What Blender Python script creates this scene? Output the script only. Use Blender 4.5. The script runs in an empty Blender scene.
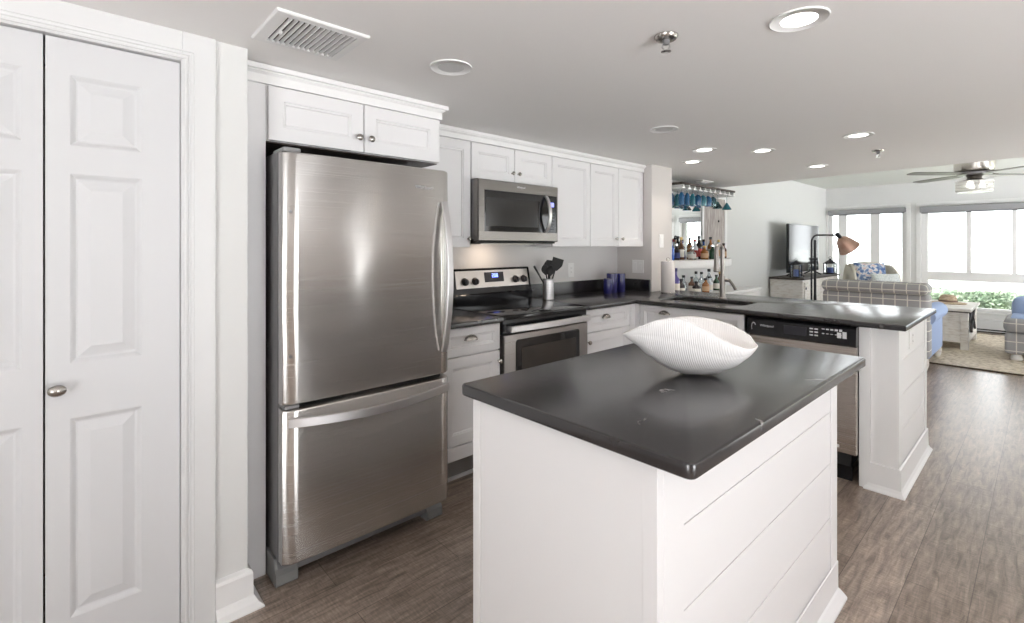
import bpy, bmesh, math, random
from mathutils import Vector, Matrix
random.seed(7)
SC = bpy.context.scene
COL = SC.collection
PI = math.pi

# ------------------------------------------------------------------ camera
cam_data = bpy.data.cameras.new('camera')
cam = bpy.data.objects.new('camera', cam_data)
COL.objects.link(cam)
CAM_H = 1.315
YAW = 47.6                      # view direction, degrees from +X towards +Y
cam.location = (0.0, 0.0, CAM_H)
cam.rotation_euler = (math.radians(90), 0, math.radians(YAW - 90))
cam_data.sensor_width = 36.0
cam_data.lens = 487.0 / 1024.0 * 36.0
cam_data.shift_y = -65.5 / 1024.0
cam_data.clip_start = 0.02
cam_data.clip_end = 400
SC.camera = cam

# ------------------------------------------------------------------ view
SC.view_settings.view_transform = 'Standard'
SC.view_settings.look = 'None'
SC.view_settings.gamma = 1.0
SC.view_settings.use_curve_mapping = False
SC.view_settings.exposure = 0.09
SC.cycles.use_denoising = True
SC.cycles.max_bounces = 10
SC.cycles.diffuse_bounces = 6
SC.cycles.glossy_bounces = 5
SC.cycles.transparent_max_bounces = 12
SC.cycles.sample_clamp_indirect = 6.0
SC.cycles.caustics_reflective = False
SC.cycles.caustics_refractive = False

# ------------------------------------------------------------------ sky
SKY_UP, SKY_LOW = 4.8, 13.5      # hazy sky; lower half made brighter as added fill for the ceiling
world = bpy.data.worlds.new('sky')
SC.world = world
world.use_nodes = True
wn = world.node_tree.nodes
bg = wn['Background']
_g = wn.new('ShaderNodeTexCoord'); _s = wn.new('ShaderNodeSeparateXYZ'); _r = wn.new('ShaderNodeMapRange')
_r.inputs['From Min'].default_value = -0.06; _r.inputs['From Max'].default_value = 0.0
_r.inputs['To Min'].default_value = SKY_LOW; _r.inputs['To Max'].default_value = SKY_UP
world.node_tree.links.new(_g.outputs['Generated'], _s.inputs[0])
world.node_tree.links.new(_s.outputs['Z'], _r.inputs['Value'])
world.node_tree.links.new(_r.outputs['Result'], bg.inputs['Strength'])
bg.inputs['Color'].default_value = (0.96, 0.98, 1.0, 1)

sun = bpy.data.lights.new('sun', 'SUN')
sun.energy = 15.0
sun.angle = 0.02
sun.color = (1.0, 0.97, 0.90)
sun_o = bpy.data.objects.new('sun', sun)
sun_o.rotation_euler = Vector((0.30, -0.45, -0.84)).to_track_quat('-Z', 'Y').to_euler()
COL.objects.link(sun_o)

# fill daylight from behind and right of the camera: unseen openings added in
# wall_right and wall_back further down let this sky in.  Portals only guide
# the sampling of that sky, they emit nothing of their own.
def portal(name, loc, rot, sx, sy):
    l = bpy.data.lights.new(name, 'AREA')
    l.shape = 'RECTANGLE'
    l.size, l.size_y = sx, sy
    l.cycles.is_portal = True
    o = bpy.data.objects.new(name, l)
    o.location = loc
    o.rotation_euler = rot
    COL.objects.link(o)
R90 = math.radians(90)
LAMP_W = 1.3                    # watts of one recessed lamp
LAMP_COL = (1.0, 0.90, 0.80)

# ------------------------------------------------------------------ materials
MATS = {}
def mat(name, color=(0.8, 0.8, 0.8), rough=0.5, metal=0.0, spec=0.5, emit=None, emit_s=0.0, coat=0.0,
        aniso=0.0, bump=None, trans=0.0, ior=1.45):
    if name in MATS:
        return MATS[name]
    m = bpy.data.materials.new(name)
    m.use_nodes = True
    nt = m.node_tree
    b = nt.nodes['Principled BSDF']
    b.inputs['Base Color'].default_value = (*color, 1)
    b.inputs['Roughness'].default_value = rough
    b.inputs['Metallic'].default_value = metal
    b.inputs['Specular IOR Level'].default_value = spec
    b.inputs['Coat Weight'].default_value = coat
    b.inputs['Anisotropic'].default_value = aniso
    b.inputs['Transmission Weight'].default_value = trans
    b.inputs['IOR'].default_value = ior
    if emit:
        b.inputs['Emission Color'].default_value = (*emit, 1)
        b.inputs['Emission Strength'].default_value = emit_s
    if bump:
        scale, strength, dist = bump
        tc = nt.nodes.new('ShaderNodeTexCoord')
        n = nt.nodes.new('ShaderNodeTexNoise')
        n.inputs['Scale'].default_value = scale
        n.inputs['Detail'].default_value = 3
        bp = nt.nodes.new('ShaderNodeBump')
        bp.inputs['Strength'].default_value = strength
        bp.inputs['Distance'].default_value = dist
        nt.links.new(tc.outputs['Object'], n.inputs['Vector'])
        nt.links.new(n.outputs['Fac'], bp.inputs['Height'])
        nt.links.new(bp.outputs['Normal'], b.inputs['Normal'])
    MATS[name] = m
    return m

def nodes_of(m):
    return m.node_tree.nodes, m.node_tree.links, m.node_tree.nodes['Principled BSDF']

def ramp(nt, fac, stops):
    r = nt.new('ShaderNodeValToRGB')
    e = r.color_ramp.elements
    e[0].position, e[0].color = stops[0][0], (*stops[0][1], 1)
    e[1].position, e[1].color = stops[-1][0], (*stops[-1][1], 1)
    for p, c in stops[1:-1]:
        k = e.new(p)
        k.color = (*c, 1)
    return r

def wall_paint(name, color):
    return mat(name, color, rough=0.75, spec=0.25, bump=(260, 0.06, 0.001))

def wood_floor():
    m = mat('grey_brown_plank_floor', rough=0.30, spec=0.9)
    nt, ln, b = nodes_of(m)
    tc = nt.new('ShaderNodeTexCoord')
    br = nt.new('ShaderNodeTexBrick')
    br.offset = 0.37
    br.inputs['Scale'].default_value = 1.0
    br.inputs['Brick Width'].default_value = 1.22
    br.inputs['Row Height'].default_value = 0.185
    br.inputs['Mortar Size'].default_value = 0.0016
    br.inputs['Mortar Smooth'].default_value = 0.3
    br.inputs['Bias'].default_value = 0.0
    br.inputs['Color1'].default_value = (0.235, 0.182, 0.148, 1)
    br.inputs['Color2'].default_value = (0.355, 0.285, 0.238, 1)
    br.inputs['Mortar'].default_value = (0.12, 0.092, 0.075, 1)
    ln.new(tc.outputs['Object'], br.inputs['Vector'])
    mp = nt.new('ShaderNodeMapping')
    mp.inputs['Scale'].default_value = (3.0, 24, 1)
    ln.new(tc.outputs['Object'], mp.inputs['Vector'])
    g = nt.new('ShaderNodeTexNoise')
    g.inputs['Scale'].default_value = 2.0
    g.inputs['Detail'].default_value = 7
    g.inputs['Roughness'].default_value = 0.65
    g.inputs['Distortion'].default_value = 0.6
    ln.new(mp.outputs['Vector'], g.inputs['Vector'])
    mp2 = nt.new('ShaderNodeMapping')      # saw marks across the boards
    mp2.inputs['Scale'].default_value = (95, 16, 1)
    ln.new(tc.outputs['Object'], mp2.inputs['Vector'])
    g2 = nt.new('ShaderNodeTexNoise')
    g2.inputs['Scale'].default_value = 1.6
    g2.inputs['Detail'].default_value = 4
    ln.new(mp2.outputs['Vector'], g2.inputs['Vector'])
    r1 = ramp(nt, None, [(0.32, (0.50, 0.49, 0.48)), (0.68, (1.42, 1.41, 1.40))])
    ln.new(g.outputs['Fac'], r1.inputs['Fac'])
    r2 = ramp(nt, None, [(0.35, (0.8, 0.8, 0.8)), (0.66, (1.22, 1.22, 1.22))])
    ln.new(g2.outputs['Fac'], r2.inputs['Fac'])
    mx = nt.new('ShaderNodeMix'); mx.data_type = 'RGBA'; mx.blend_type = 'MULTIPLY'
    mx.inputs[0].default_value = 1.0
    ln.new(br.outputs['Color'], mx.inputs[6]); ln.new(r1.outputs['Color'], mx.inputs[7])
    mx2 = nt.new('ShaderNodeMix'); mx2.data_type = 'RGBA'; mx2.blend_type = 'MULTIPLY'
    mx2.inputs[0].default_value = 0.9
    ln.new(mx.outputs[2], mx2.inputs[6]); ln.new(r2.outputs['Color'], mx2.inputs[7])
    ln.new(mx2.outputs[2], b.inputs['Base Color'])
    bp = nt.new('ShaderNodeBump'); bp.inputs['Strength'].default_value = 0.25; bp.inputs['Distance'].default_value = 0.002
    ln.new(g2.outputs['Fac'], bp.inputs['Height'])
    ln.new(bp.outputs['Normal'], b.inputs['Normal'])
    return m

def stone():
    m = mat('black_veined_stone', rough=0.23, spec=1.0)
    nt, ln, b = nodes_of(m)
    tc = nt.new('ShaderNodeTexCoord')
    n1 = nt.new('ShaderNodeTexNoise'); n1.inputs['Scale'].default_value = 6; n1.inputs['Detail'].default_value = 6
    ln.new(tc.outputs['Object'], n1.inputs['Vector'])
    r1 = ramp(nt, None, [(0.3, (0.013, 0.012, 0.0135)), (0.75, (0.034, 0.030, 0.031))])
    ln.new(n1.outputs['Fac'], r1.inputs['Fac'])
    vo = nt.new('ShaderNodeTexVoronoi'); vo.feature = 'DISTANCE_TO_EDGE'; vo.inputs['Scale'].default_value = 3.1
    mixv = nt.new('ShaderNodeMix'); mixv.data_type = 'VECTOR'; mixv.inputs[0].default_value = 0.16
    ln.new(tc.outputs['Object'], mixv.inputs[4]); ln.new(n1.outputs['Color'], mixv.inputs[5])
    ln.new(mixv.outputs[1], vo.inputs['Vector'])
    rv = ramp(nt, None, [(0.0, (1, 1, 1)), (0.014, (0, 0, 0))])
    ln.new(vo.outputs['Distance'], rv.inputs['Fac'])
    n2 = nt.new('ShaderNodeTexNoise'); n2.inputs['Scale'].default_value = 7.5; n2.inputs['Detail'].default_value = 2
    ln.new(tc.outputs['Object'], n2.inputs['Vector'])
    r2 = ramp(nt, None, [(0.60, (0, 0, 0)), (0.70, (1, 1, 1))])
    ln.new(n2.outputs['Fac'], r2.inputs['Fac'])
    mu = nt.new('ShaderNodeMath'); mu.operation = 'MULTIPLY'
    ln.new(rv.outputs['Color'], mu.inputs[0]); ln.new(r2.outputs['Color'], mu.inputs[1])
    mx = nt.new('ShaderNodeMix'); mx.data_type = 'RGBA'
    ln.new(mu.outputs[0], mx.inputs[0]); ln.new(r1.outputs['Color'], mx.inputs[6])
    mx.inputs[7].default_value = (0.42, 0.40, 0.40, 1)
    ln.new(mx.outputs[2], b.inputs['Base Color'])
    n3 = nt.new('ShaderNodeTexNoise'); n3.inputs['Scale'].default_value = 35; n3.inputs['Detail'].default_value = 4
    ln.new(tc.outputs['Object'], n3.inputs['Vector'])
    bp = nt.new('ShaderNodeBump'); bp.inputs['Strength'].default_value = 0.12; bp.inputs['Distance'].default_value = 0.002
    ln.new(n3.outputs['Fac'], bp.inputs['Height']); ln.new(bp.outputs['Normal'], b.inputs['Normal'])
    return m

def steel(name, color, rough, wave=0.0, along='H', aniso=0.0):
    m = mat(name, color, rough=rough, metal=1.0, aniso=aniso)
    nt, ln, b = nodes_of(m)
    if aniso:
        tg = nt.new('ShaderNodeTangent'); tg.direction_type = 'RADIAL'; tg.axis = 'Z'
        ln.new(tg.outputs[0], b.inputs['Tangent'])
        b.inputs['Anisotropic Rotation'].default_value = 0.25
    tc = nt.new('ShaderNodeTexCoord')
    mp = nt.new('ShaderNodeMapping')
    mp.inputs['Scale'].default_value = (1.5, 1.5, 900) if along == 'H' else (900, 900, 1.5)
    ln.new(tc.outputs['Object'], mp.inputs['Vector'])
    n = nt.new('ShaderNodeTexNoise'); n.inputs['Scale'].default_value = 1.0; n.inputs['Detail'].default_value = 2
    ln.new(mp.outputs['Vector'], n.inputs['Vector'])
    r = ramp(nt, None, [(0.3, (rough * 0.9,) * 3), (0.7, (rough * 1.1,) * 3)])
    ln.new(n.outputs['Fac'], r.inputs['Fac']); ln.new(r.outputs['Color'], b.inputs['Roughness'])
    bp = nt.new('ShaderNodeBump'); bp.inputs['Strength'].default_value = 0.002 if aniso else 0.008; bp.inputs['Distance'].default_value = 0.0006
    ln.new(n.outputs['Fac'], bp.inputs['Height'])
    last = bp
    if wave:
        mp2 = nt.new('ShaderNodeMapping'); mp2.inputs['Scale'].default_value = (2.0, 2.0, 2.6)
        ln.new(tc.outputs['Object'], mp2.inputs['Vector'])
        n2 = nt.new('ShaderNodeTexNoise'); n2.inputs['Scale'].default_value = 1.0; n2.inputs['Detail'].default_value = 1
        ln.new(mp2.outputs['Vector'], n2.inputs['Vector'])
        b2 = nt.new('ShaderNodeBump'); b2.inputs['Strength'].default_value = 1.0; b2.inputs['Distance'].default_value = wave
        ln.new(n2.outputs['Fac'], b2.inputs['Height'])
        ln.new(bp.outputs['Normal'], b2.inputs['Normal'])
        last = b2
    ln.new(last.outputs['Normal'], b.inputs['Normal'])
    return m

def thin_glass(name, tint=(1, 1, 1), gloss=0.08):
    m = bpy.data.materials.new(name); m.use_nodes = True
    nt, ln = m.node_tree.nodes, m.node_tree.links
    out = nt['Material Output']; nt.remove(nt['Principled BSDF'])
    t = nt.new('ShaderNodeBsdfTransparent'); t.inputs['Color'].default_value = (*tint, 1)
    g = nt.new('ShaderNodeBsdfGlossy'); g.inputs['Roughness'].default_value = 0.03
    fr = nt.new('ShaderNodeFresnel'); fr.inputs['IOR'].default_value = 1.45
    ma = nt.new('ShaderNodeMath'); ma.operation = 'MULTIPLY_ADD'; ma.inputs[1].default_value = 0.8; ma.inputs[2].default_value = gloss * 0.3
    ln.new(fr.outputs['Fac'], ma.inputs[0])
    mx = nt.new('ShaderNodeMixShader')
    ln.new(ma.outputs[0], mx.inputs[0]); ln.new(t.outputs[0], mx.inputs[1]); ln.new(g.outputs[0], mx.inputs[2])
    ln.new(mx.outputs[0], out.inputs['Surface'])
    return m

def plaid(name, base, line, period, width):
    m = mat(name, base, rough=0.9, spec=0.15)
    nt, ln, b = nodes_of(m)
    tc = nt.new('ShaderNodeTexCoord')
    sp = nt.new('ShaderNodeSeparateXYZ'); ln.new(tc.outputs['Object'], sp.inputs[0])
    sn = nt.new('ShaderNodeSeparateXYZ'); ln.new(tc.outputs['Normal'], sn.inputs[0])
    prev = None
    for ax in range(3):
        d = nt.new('ShaderNodeMath'); d.operation = 'MULTIPLY'; d.inputs[1].default_value = 1 / period
        ln.new(sp.outputs[ax], d.inputs[0])
        f = nt.new('ShaderNodeMath'); f.operation = 'FRACT'; ln.new(d.outputs[0], f.inputs[0])
        l = nt.new('ShaderNodeMath'); l.operation = 'LESS_THAN'; l.inputs[1].default_value = width / period
        ln.new(f.outputs[0], l.inputs[0])
        a = nt.new('ShaderNodeMath'); a.operation = 'ABSOLUTE'; ln.new(sn.outputs[ax], a.inputs[0])
        c = nt.new('ShaderNodeMath'); c.operation = 'LESS_THAN'; c.inputs[1].default_value = 0.75; ln.new(a.outputs[0], c.inputs[0])
        p = nt.new('ShaderNodeMath'); p.operation = 'MULTIPLY'; ln.new(l.outputs[0], p.inputs[0]); ln.new(c.outputs[0], p.inputs[1])
        if prev is None:
            prev = p
        else:
            q = nt.new('ShaderNodeMath'); q.operation = 'MAXIMUM'
            ln.new(prev.outputs[0], q.inputs[0]); ln.new(p.outputs[0], q.inputs[1]); prev = q
    mx = nt.new('ShaderNodeMix'); mx.data_type = 'RGBA'
    ln.new(prev.outputs[0], mx.inputs[0])
    mx.inputs[6].default_value = (*base, 1); mx.inputs[7].default_value = (*line, 1)
    ln.new(mx.outputs[2], b.inputs['Base Color'])
    return m

def mottled(name, stops, scale, rough=0.8, detail=5, stretch=(1, 1, 1), bump=0.0, metal=0.0, voronoi=False):
    m = mat(name, rough=rough, metal=metal, spec=0.3)
    nt, ln, b = nodes_of(m)
    tc = nt.new('ShaderNodeTexCoord')
    mp = nt.new('ShaderNodeMapping'); mp.inputs['Scale'].default_value = stretch
    ln.new(tc.outputs['Object'], mp.inputs['Vector'])
    if voronoi:
        n = nt.new('ShaderNodeTexVoronoi'); n.inputs['Scale'].default_value = scale; o = n.outputs['Distance']
    else:
        n = nt.new('ShaderNodeTexNoise'); n.inputs['Scale'].default_value = scale; n.inputs['Detail'].default_value = detail; o = n.outputs['Fac']
    ln.new(mp.outputs['Vector'], n.inputs['Vector'])
    r = ramp(nt, None, stops)
    ln.new(o, r.inputs['Fac']); ln.new(r.outputs['Color'], b.inputs['Base Color'])
    if bump:
        bp = nt.new('ShaderNodeBump'); bp.inputs['Strength'].default_value = 0.6; bp.inputs['Distance'].default_value = bump
        ln.new(o, bp.inputs['Height']); ln.new(bp.outputs['Normal'], b.inputs['Normal'])
    return m

WHITE = mat('white_cabinet_paint', (0.79, 0.78, 0.785), rough=0.38, spec=0.4)
TRIM = mat('white_trim_paint', (0.84, 0.835, 0.83), rough=0.42, spec=0.4)
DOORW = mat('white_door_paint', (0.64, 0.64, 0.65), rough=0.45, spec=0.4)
WALL = wall_paint('pale_wall_paint', (0.71, 0.71, 0.70))
WALLG = wall_paint('grey_backsplash_paint', (0.72, 0.70, 0.69))
CEIL = wall_paint('ceiling_paint', (0.90, 0.885, 0.875))
FLOOR = wood_floor()
STONE = stone()
STEEL = steel('brushed_steel_fridge', (0.68, 0.66, 0.64), 0.25, wave=0.014, aniso=0.97)
STEEL2 = steel('brushed_steel', (0.34, 0.32, 0.305), 0.30)
STEELM = steel('dark_brushed_steel', (0.23, 0.215, 0.205), 0.30)
STEELB = steel('bright_steel', (0.70, 0.69, 0.695), 0.38)
GREYM = mat('grey_appliance_enamel', (0.22, 0.215, 0.22), rough=0.4, metal=0.3)
SILVERP = mat('silver_plastic', (0.28, 0.28, 0.28), rough=0.4)
NICKEL = mat('brushed_nickel', (0.42, 0.395, 0.365), rough=0.26, metal=1.0)
CHROME = mat('chrome', (0.75, 0.75, 0.76), rough=0.12, metal=1.0)
BLACK = mat('black_enamel', (0.010, 0.010, 0.012), rough=0.14)
BLACKM = mat('matte_black', (0.014, 0.014, 0.014), rough=0.55)
BLACKG = mat('black_glass', (0.012, 0.012, 0.013), rough=0.05, spec=0.6)
DARKWIN = mat('dark_door_glass', (0.030, 0.029, 0.028), rough=0.12, spec=0.5)
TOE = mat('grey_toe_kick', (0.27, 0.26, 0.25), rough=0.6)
PLATE = mat('white_plastic', (0.85, 0.84, 0.83), rough=0.35)
BLUE = mat('cobalt_glaze', (0.025, 0.025, 0.13), rough=0.18, coat=0.4)
PAPER = mat('paper_towel', (0.80, 0.76, 0.74), rough=0.95, bump=(90, 0.4, 0.002))
GLASS = thin_glass('window_glass', (0.98, 0.99, 0.99))
MIRROR = mat('mirror_silver', (0.90, 0.93, 0.92), rough=0.01, metal=1.0)
LED = mat('blue_led_digits', (0.1, 0.15, 0.9), emit=(0.25, 0.35, 1.0), emit_s=3.0)
LCD = mat('lit_blue_display', (0.2, 0.2, 0.8), emit=(0.35, 0.38, 1.0), emit_s=1.2)
PRINT = mat('pale_print', (0.7, 0.7, 0.72), rough=0.4)
LENS_ON = mat('lit_lamp_lens', (1, 1, 1), emit=(1.0, 0.93, 0.85), emit_s=9.0)
LENS_OFF = mat('unlit_lamp_lens', (0.62, 0.62, 0.62), rough=0.5)
DARKV = mat('dark_vent_inside', (0.05, 0.05, 0.05), rough=0.8)
COPPER = mottled('aged_copper', [(0.3, (0.42, 0.25, 0.19)), (0.7, (0.62, 0.42, 0.34))], 9, rough=0.35, metal=0.85)
IRON = mat('black_iron', (0.018, 0.018, 0.022), rough=0.5, metal=0.4)
PLAID = plaid('grey_plaid_fabric', (0.37, 0.365, 0.37), (0.75, 0.72, 0.66), 0.105, 0.010)
SKYLITFAB = mat('skylit_plaid_fabric', (0.36, 0.45, 0.66), rough=0.9, spec=0.1)  # flat blue stands in for plaid washed out by sky light
CREAM = mat('cream_fabric', (0.70, 0.66, 0.58), rough=0.9, spec=0.1)
FLORAL = mottled('blue_floral_fabric', [(0.35, (0.07, 0.12, 0.30)), (0.48, (0.25, 0.34, 0.52)), (0.53, (0.78, 0.78, 0.78)), (0.7, (0.62, 0.36, 0.32))], 16, rough=0.9)
KNIT = mottled('pale_knit_fabric', [(0.2, (0.50, 0.54, 0.55)), (0.5, (0.74, 0.77, 0.76))], 60, rough=0.95, voronoi=True)
WASHED = mottled('whitewashed_wood', [(0.25, (0.66, 0.60, 0.54)), (0.5, (0.83, 0.80, 0.76)), (0.8, (0.88, 0.86, 0.83))], 4, rough=0.7, stretch=(3, 3, 12))
BARN = mottled('weathered_grey_wood', [(0.3, (0.27, 0.23, 0.22)), (0.55, (0.47, 0.43, 0.41)), (0.75, (0.60, 0.57, 0.55))], 5, rough=0.8, stretch=(9, 9, 1.2))
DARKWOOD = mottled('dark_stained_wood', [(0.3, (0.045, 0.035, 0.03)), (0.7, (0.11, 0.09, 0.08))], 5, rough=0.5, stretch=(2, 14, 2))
JUTE = mottled('beige_jute', [(0.25, (0.30, 0.24, 0.18)), (0.5, (0.58, 0.50, 0.40)), (0.75, (0.74, 0.67, 0.56))], 26, rough=1.0, bump=0.006, detail=8)
BLINDG = mat('grey_roller_fabric', (0.30, 0.30, 0.31), rough=0.8)
SHELLM = mat('white_ribbed_ceramic', (0.84, 0.82, 0.81), rough=0.38)

# ------------------------------------------------------------------ mesh builder
class MB:
    def __init__(self):
        self.bm = bmesh.new()
    def _faces(self, vs, faces):
        vv = [self.bm.verts.new(v) for v in vs]
        out = []
        for f in faces:
            try:
                out.append(self.bm.faces.new([vv[i] for i in f]))
            except ValueError:
                pass
        return vv, out
    def box(self, x0, x1, y0, y1, z0, z1, bev=0.0, seg=2):
        if x0 > x1: x0, x1 = x1, x0
        if y0 > y1: y0, y1 = y1, y0
        if z0 > z1: z0, z1 = z1, z0
        vs = [(x, y, z) for x in (x0, x1) for y in (y0, y1) for z in (z0, z1)]
        fs = [(0, 1, 3, 2), (4, 6, 7, 5), (0, 4, 5, 1), (2, 3, 7, 6), (0, 2, 6, 4), (1, 5, 7, 3)]
        vv, ff = self._faces(vs, fs)
        if bev:
            es = list({e for f in ff for e in f.edges})
            bmesh.ops.bevel(self.bm, geom=es, offset=bev, segments=seg, affect='EDGES', profile=0.5)
        return self
    def rings(self, rings, cap0=True, cap1=True, closed=True):
        rr = [[self.bm.verts.new(p) for p in r] for r in rings]
        n = len(rr[0])
        for a, b in zip(rr[:-1], rr[1:]):
            for i in range(n if closed else n - 1):
                j = (i + 1) % n
                try:
                    self.bm.faces.new((a[i], a[j], b[j], b[i]))
                except ValueError:
                    pass
        if cap0:
            self.bm.faces.new(rr[0])
        if cap1:
            self.bm.faces.new(list(reversed(rr[-1])))
        return self
    def lathe(self, prof, c=(0, 0, 0), n=24, axis='z', cap=True):
        rings = []
        for r, h in prof:
            ring = []
            for i in range(n):
                a = 2 * PI * i / n
                u, v = max(r, 1e-5) * math.cos(a), max(r, 1e-5) * math.sin(a)
                p = {'z': (u, v, h), 'y': (u, h, v), 'x': (h, u, v)}[axis]
                ring.append((c[0] + p[0], c[1] + p[1], c[2] + p[2]))
            rings.append(ring)
        return self.rings(rings, cap, cap)
    def cyl(self, c, r, h, n=24, axis='z', bev=0.0):
        if bev:
            return self.lathe([(r - bev, 0), (r, bev), (r, h - bev), (r - bev, h)], c, n, axis)
        return self.lathe([(r, 0), (r, h)], c, n, axis)
    def tube(self, pts, r, n=10):
        pts = [Vector(p) for p in pts]
        rad = r if isinstance(r, (list, tuple)) else [r] * len(pts)
        rings = []
        up = None
        for i, p in enumerate(pts):
            t = (pts[min(i + 1, len(pts) - 1)] - pts[max(i - 1, 0)]).normalized()
            if up is None:
                up = Vector((0, 0, 1)) if abs(t.z) < 0.9 else Vector((1, 0, 0))
            s = t.cross(up)
            if s.length < 1e-5:
                s = t.orthogonal()
            s.normalize()
            up = s.cross(t).normalized()
            rings.append([tuple(p + (s * math.cos(2 * PI * k / n) + up * math.sin(2 * PI * k / n)) * rad[i]) for k in range(n)])
        return self.rings(rings)
    def bar(self, pts, w, t, wdir):
        """flat strip: width w along wdir, thickness t, following pts"""
        pts = [Vector(p) for p in pts]; wd = Vector(wdir).normalized()
        rings = []
        for i, p in enumerate(pts):
            tg = (pts[min(i + 1, len(pts) - 1)] - pts[max(i - 1, 0)]).normalized()
            nn = tg.cross(wd).normalized()
            c = 0.25
            rings.append([tuple(p + wd * (w / 2) * a + nn * (t / 2) * b_) for a, b_ in
                          ((-1, -1 + c), (-1 + c * t / w, -1), (1 - c * t / w, -1), (1, -1 + c), (1, 1 - c), (1 - c * t / w, 1), (-1 + c * t / w, 1), (-1, 1 - c))])
        return self.rings(rings)
    def sweep(self, path, prof, closed=False):
        """profile [(offset to the right of the path, z)] swept along a level 2D path with mitres"""
        n = len(path)
        rings = []
        P = [Vector((p[0], p[1])) for p in path]
        for i in range(n):
            d0 = (P[i] - P[i - 1]).normalized() if (closed or i > 0) else None
            d1 = (P[(i + 1) % n] - P[i]).normalized() if (closed or i < n - 1) else None
            if d0 is None: d0 = d1
            if d1 is None: d1 = d0
            n0 = Vector((d0.y, -d0.x)); n1 = Vector((d1.y, -d1.x))
            mm = (n0 + n1).normalized()
            k = 1 / max(0.3, mm.dot(n0))
            rings.append([(P[i].x + mm.x * o * k, P[i].y + mm.y * o * k, z) for o, z in prof])
        if closed:
            rings.append(rings[0])
            self.rings(rings, False, False)
            bmesh.ops.remove_doubles(self.bm, verts=self.bm.verts[:], dist=1e-5)
            return self
        return self.rings(rings)
    def prism(self, poly, z0, z1, holes=(), bev=0.0, seg=3):
        bm = bmesh.new()
        es = []
        for loop in [poly] + list(holes):
            vs = [bm.verts.new((p[0], p[1], z0)) for p in loop]
            es += [bm.edges.new((vs[i], vs[(i + 1) % len(vs)])) for i in range(len(vs))]
        bmesh.ops.triangle_fill(bm, edges=es, use_beauty=True, use_dissolve=False)
        bmesh.ops.dissolve_limit(bm, angle_limit=0.01, verts=bm.verts[:], edges=bm.edges[:])
        r = bmesh.ops.extrude_face_region(bm, geom=bm.faces[:])
        for v in [g for g in r['geom'] if isinstance(g, bmesh.types.BMVert)]:
            v.co.z = z1
        bmesh.ops.recalc_face_normals(bm, faces=bm.faces[:])
        if bev:
            ed = [e for e in bm.edges if len(e.link_faces) == 2 and e.calc_face_angle(0) > 0.5
                  and abs(e.verts[0].co.z - e.verts[1].co.z) < 1e-6]
            bmesh.ops.bevel(bm, geom=ed, offset=bev, segments=seg, affect='EDGES', profile=0.5)
        me = bpy.data.meshes.new('tmp'); bm.to_mesh(me); bm.free()
        self.bm.from_mesh(me); bpy.data.meshes.remove(me)
        return self
    def map(self, fn):
        for v in self.bm.verts:
            v.co = Vector(fn(v.co.x, v.co.y, v.co.z))
        return self
    def build(self, name, m, parent=None, smooth=None, loc=None):
        bm = self.bm
        bmesh.ops.recalc_face_normals(bm, faces=bm.faces[:])
        off = root_loc(parent)
        if loc is not None and parent is None:
            off = Vector(loc)
        for v in bm.verts:
            v.co -= off
        me = bpy.data.meshes.new(name)
        bm.to_mesh(me); bm.free()
        me.materials.append(m)
        o = bpy.data.objects.new(name, me)
        COL.objects.link(o)
        if parent is not None:
            o.parent = parent
        else:
            o.location = off
        if smooth:
            for p in me.polygons: p.use_smooth = True
            if smooth is not True:
                me.set_sharp_from_angle(angle=math.radians(smooth))
        return o

def root_loc(o):
    if o is None:
        return Vector((0, 0, 0))
    while o.parent is not None:
        o = o.parent
    return o.location.copy()

def tag(o, label=None, cat=None, group=None, kind=None):
    if label: o['label'] = label
    if cat: o['category'] = cat
    if group: o['group'] = group
    if kind: o['kind'] = kind
    return o

def thing(name, label, cat, loc=(0, 0, 0), group=None):
    o = bpy.data.objects.new(name, None)
    o.empty_display_size = 0.05
    COL.objects.link(o)
    o.location = loc
    return tag(o, label, cat, group)

def struct(name, mb, m, smooth=None, label=None):
    o = mb.build(name, m, None, smooth)
    return tag(o, label, None, None, 'structure')

def copy_tree(o, parent=None):
    c = o.copy()
    COL.objects.link(c)
    c.parent = parent
    for ch in list(o.children):
        copy_tree(ch, c)
    return c

def text_mesh(name, txt, size, m, parent, origin, udir, vdir, align='LEFT', depth=0.0006, shear=0.0):
    """lettering laid on a surface; udir = reading direction, vdir = up"""
    cu = bpy.data.curves.new(name, 'FONT')
    cu.body = txt; cu.size = size; cu.align_x = align; cu.extrude = depth; cu.resolution_u = 3; cu.shear = shear
    tmp = bpy.data.objects.new(name, cu)
    COL.objects.link(tmp)
    bpy.context.view_layer.update()
    dg = bpy.context.evaluated_depsgraph_get()
    me = bpy.data.meshes.new_from_object(tmp.evaluated_get(dg))
    bpy.data.objects.remove(tmp)
    u, v = Vector(udir), Vector(vdir)
    w = u.cross(v)
    off = root_loc(parent)
    for p in me.vertices:
        c = p.co.copy()
        p.co = Vector(origin) + u * c.x + v * c.y + w * c.z - off
    me.materials.clear(); me.materials.append(m)
    o = bpy.data.objects.new(name, me); COL.objects.link(o); o.parent = parent
    return o

# wall-facing frames: (u along the front, w outward, z) -> world
def F_negY(front):           # front faces -Y: u = X
    return lambda u, w, z: (u, front - w, z)
def F_negX(front):           # front faces -X: u = Y
    return lambda u, w, z: (front - w, u, z)

def rect_ring(u0, u1, z0, z1, ins, w):
    return [(u0 + ins, w, z0 + ins), (u1 - ins, w, z0 + ins), (u1 - ins, w, z1 - ins), (u0 + ins, w, z1 - ins)]

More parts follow.
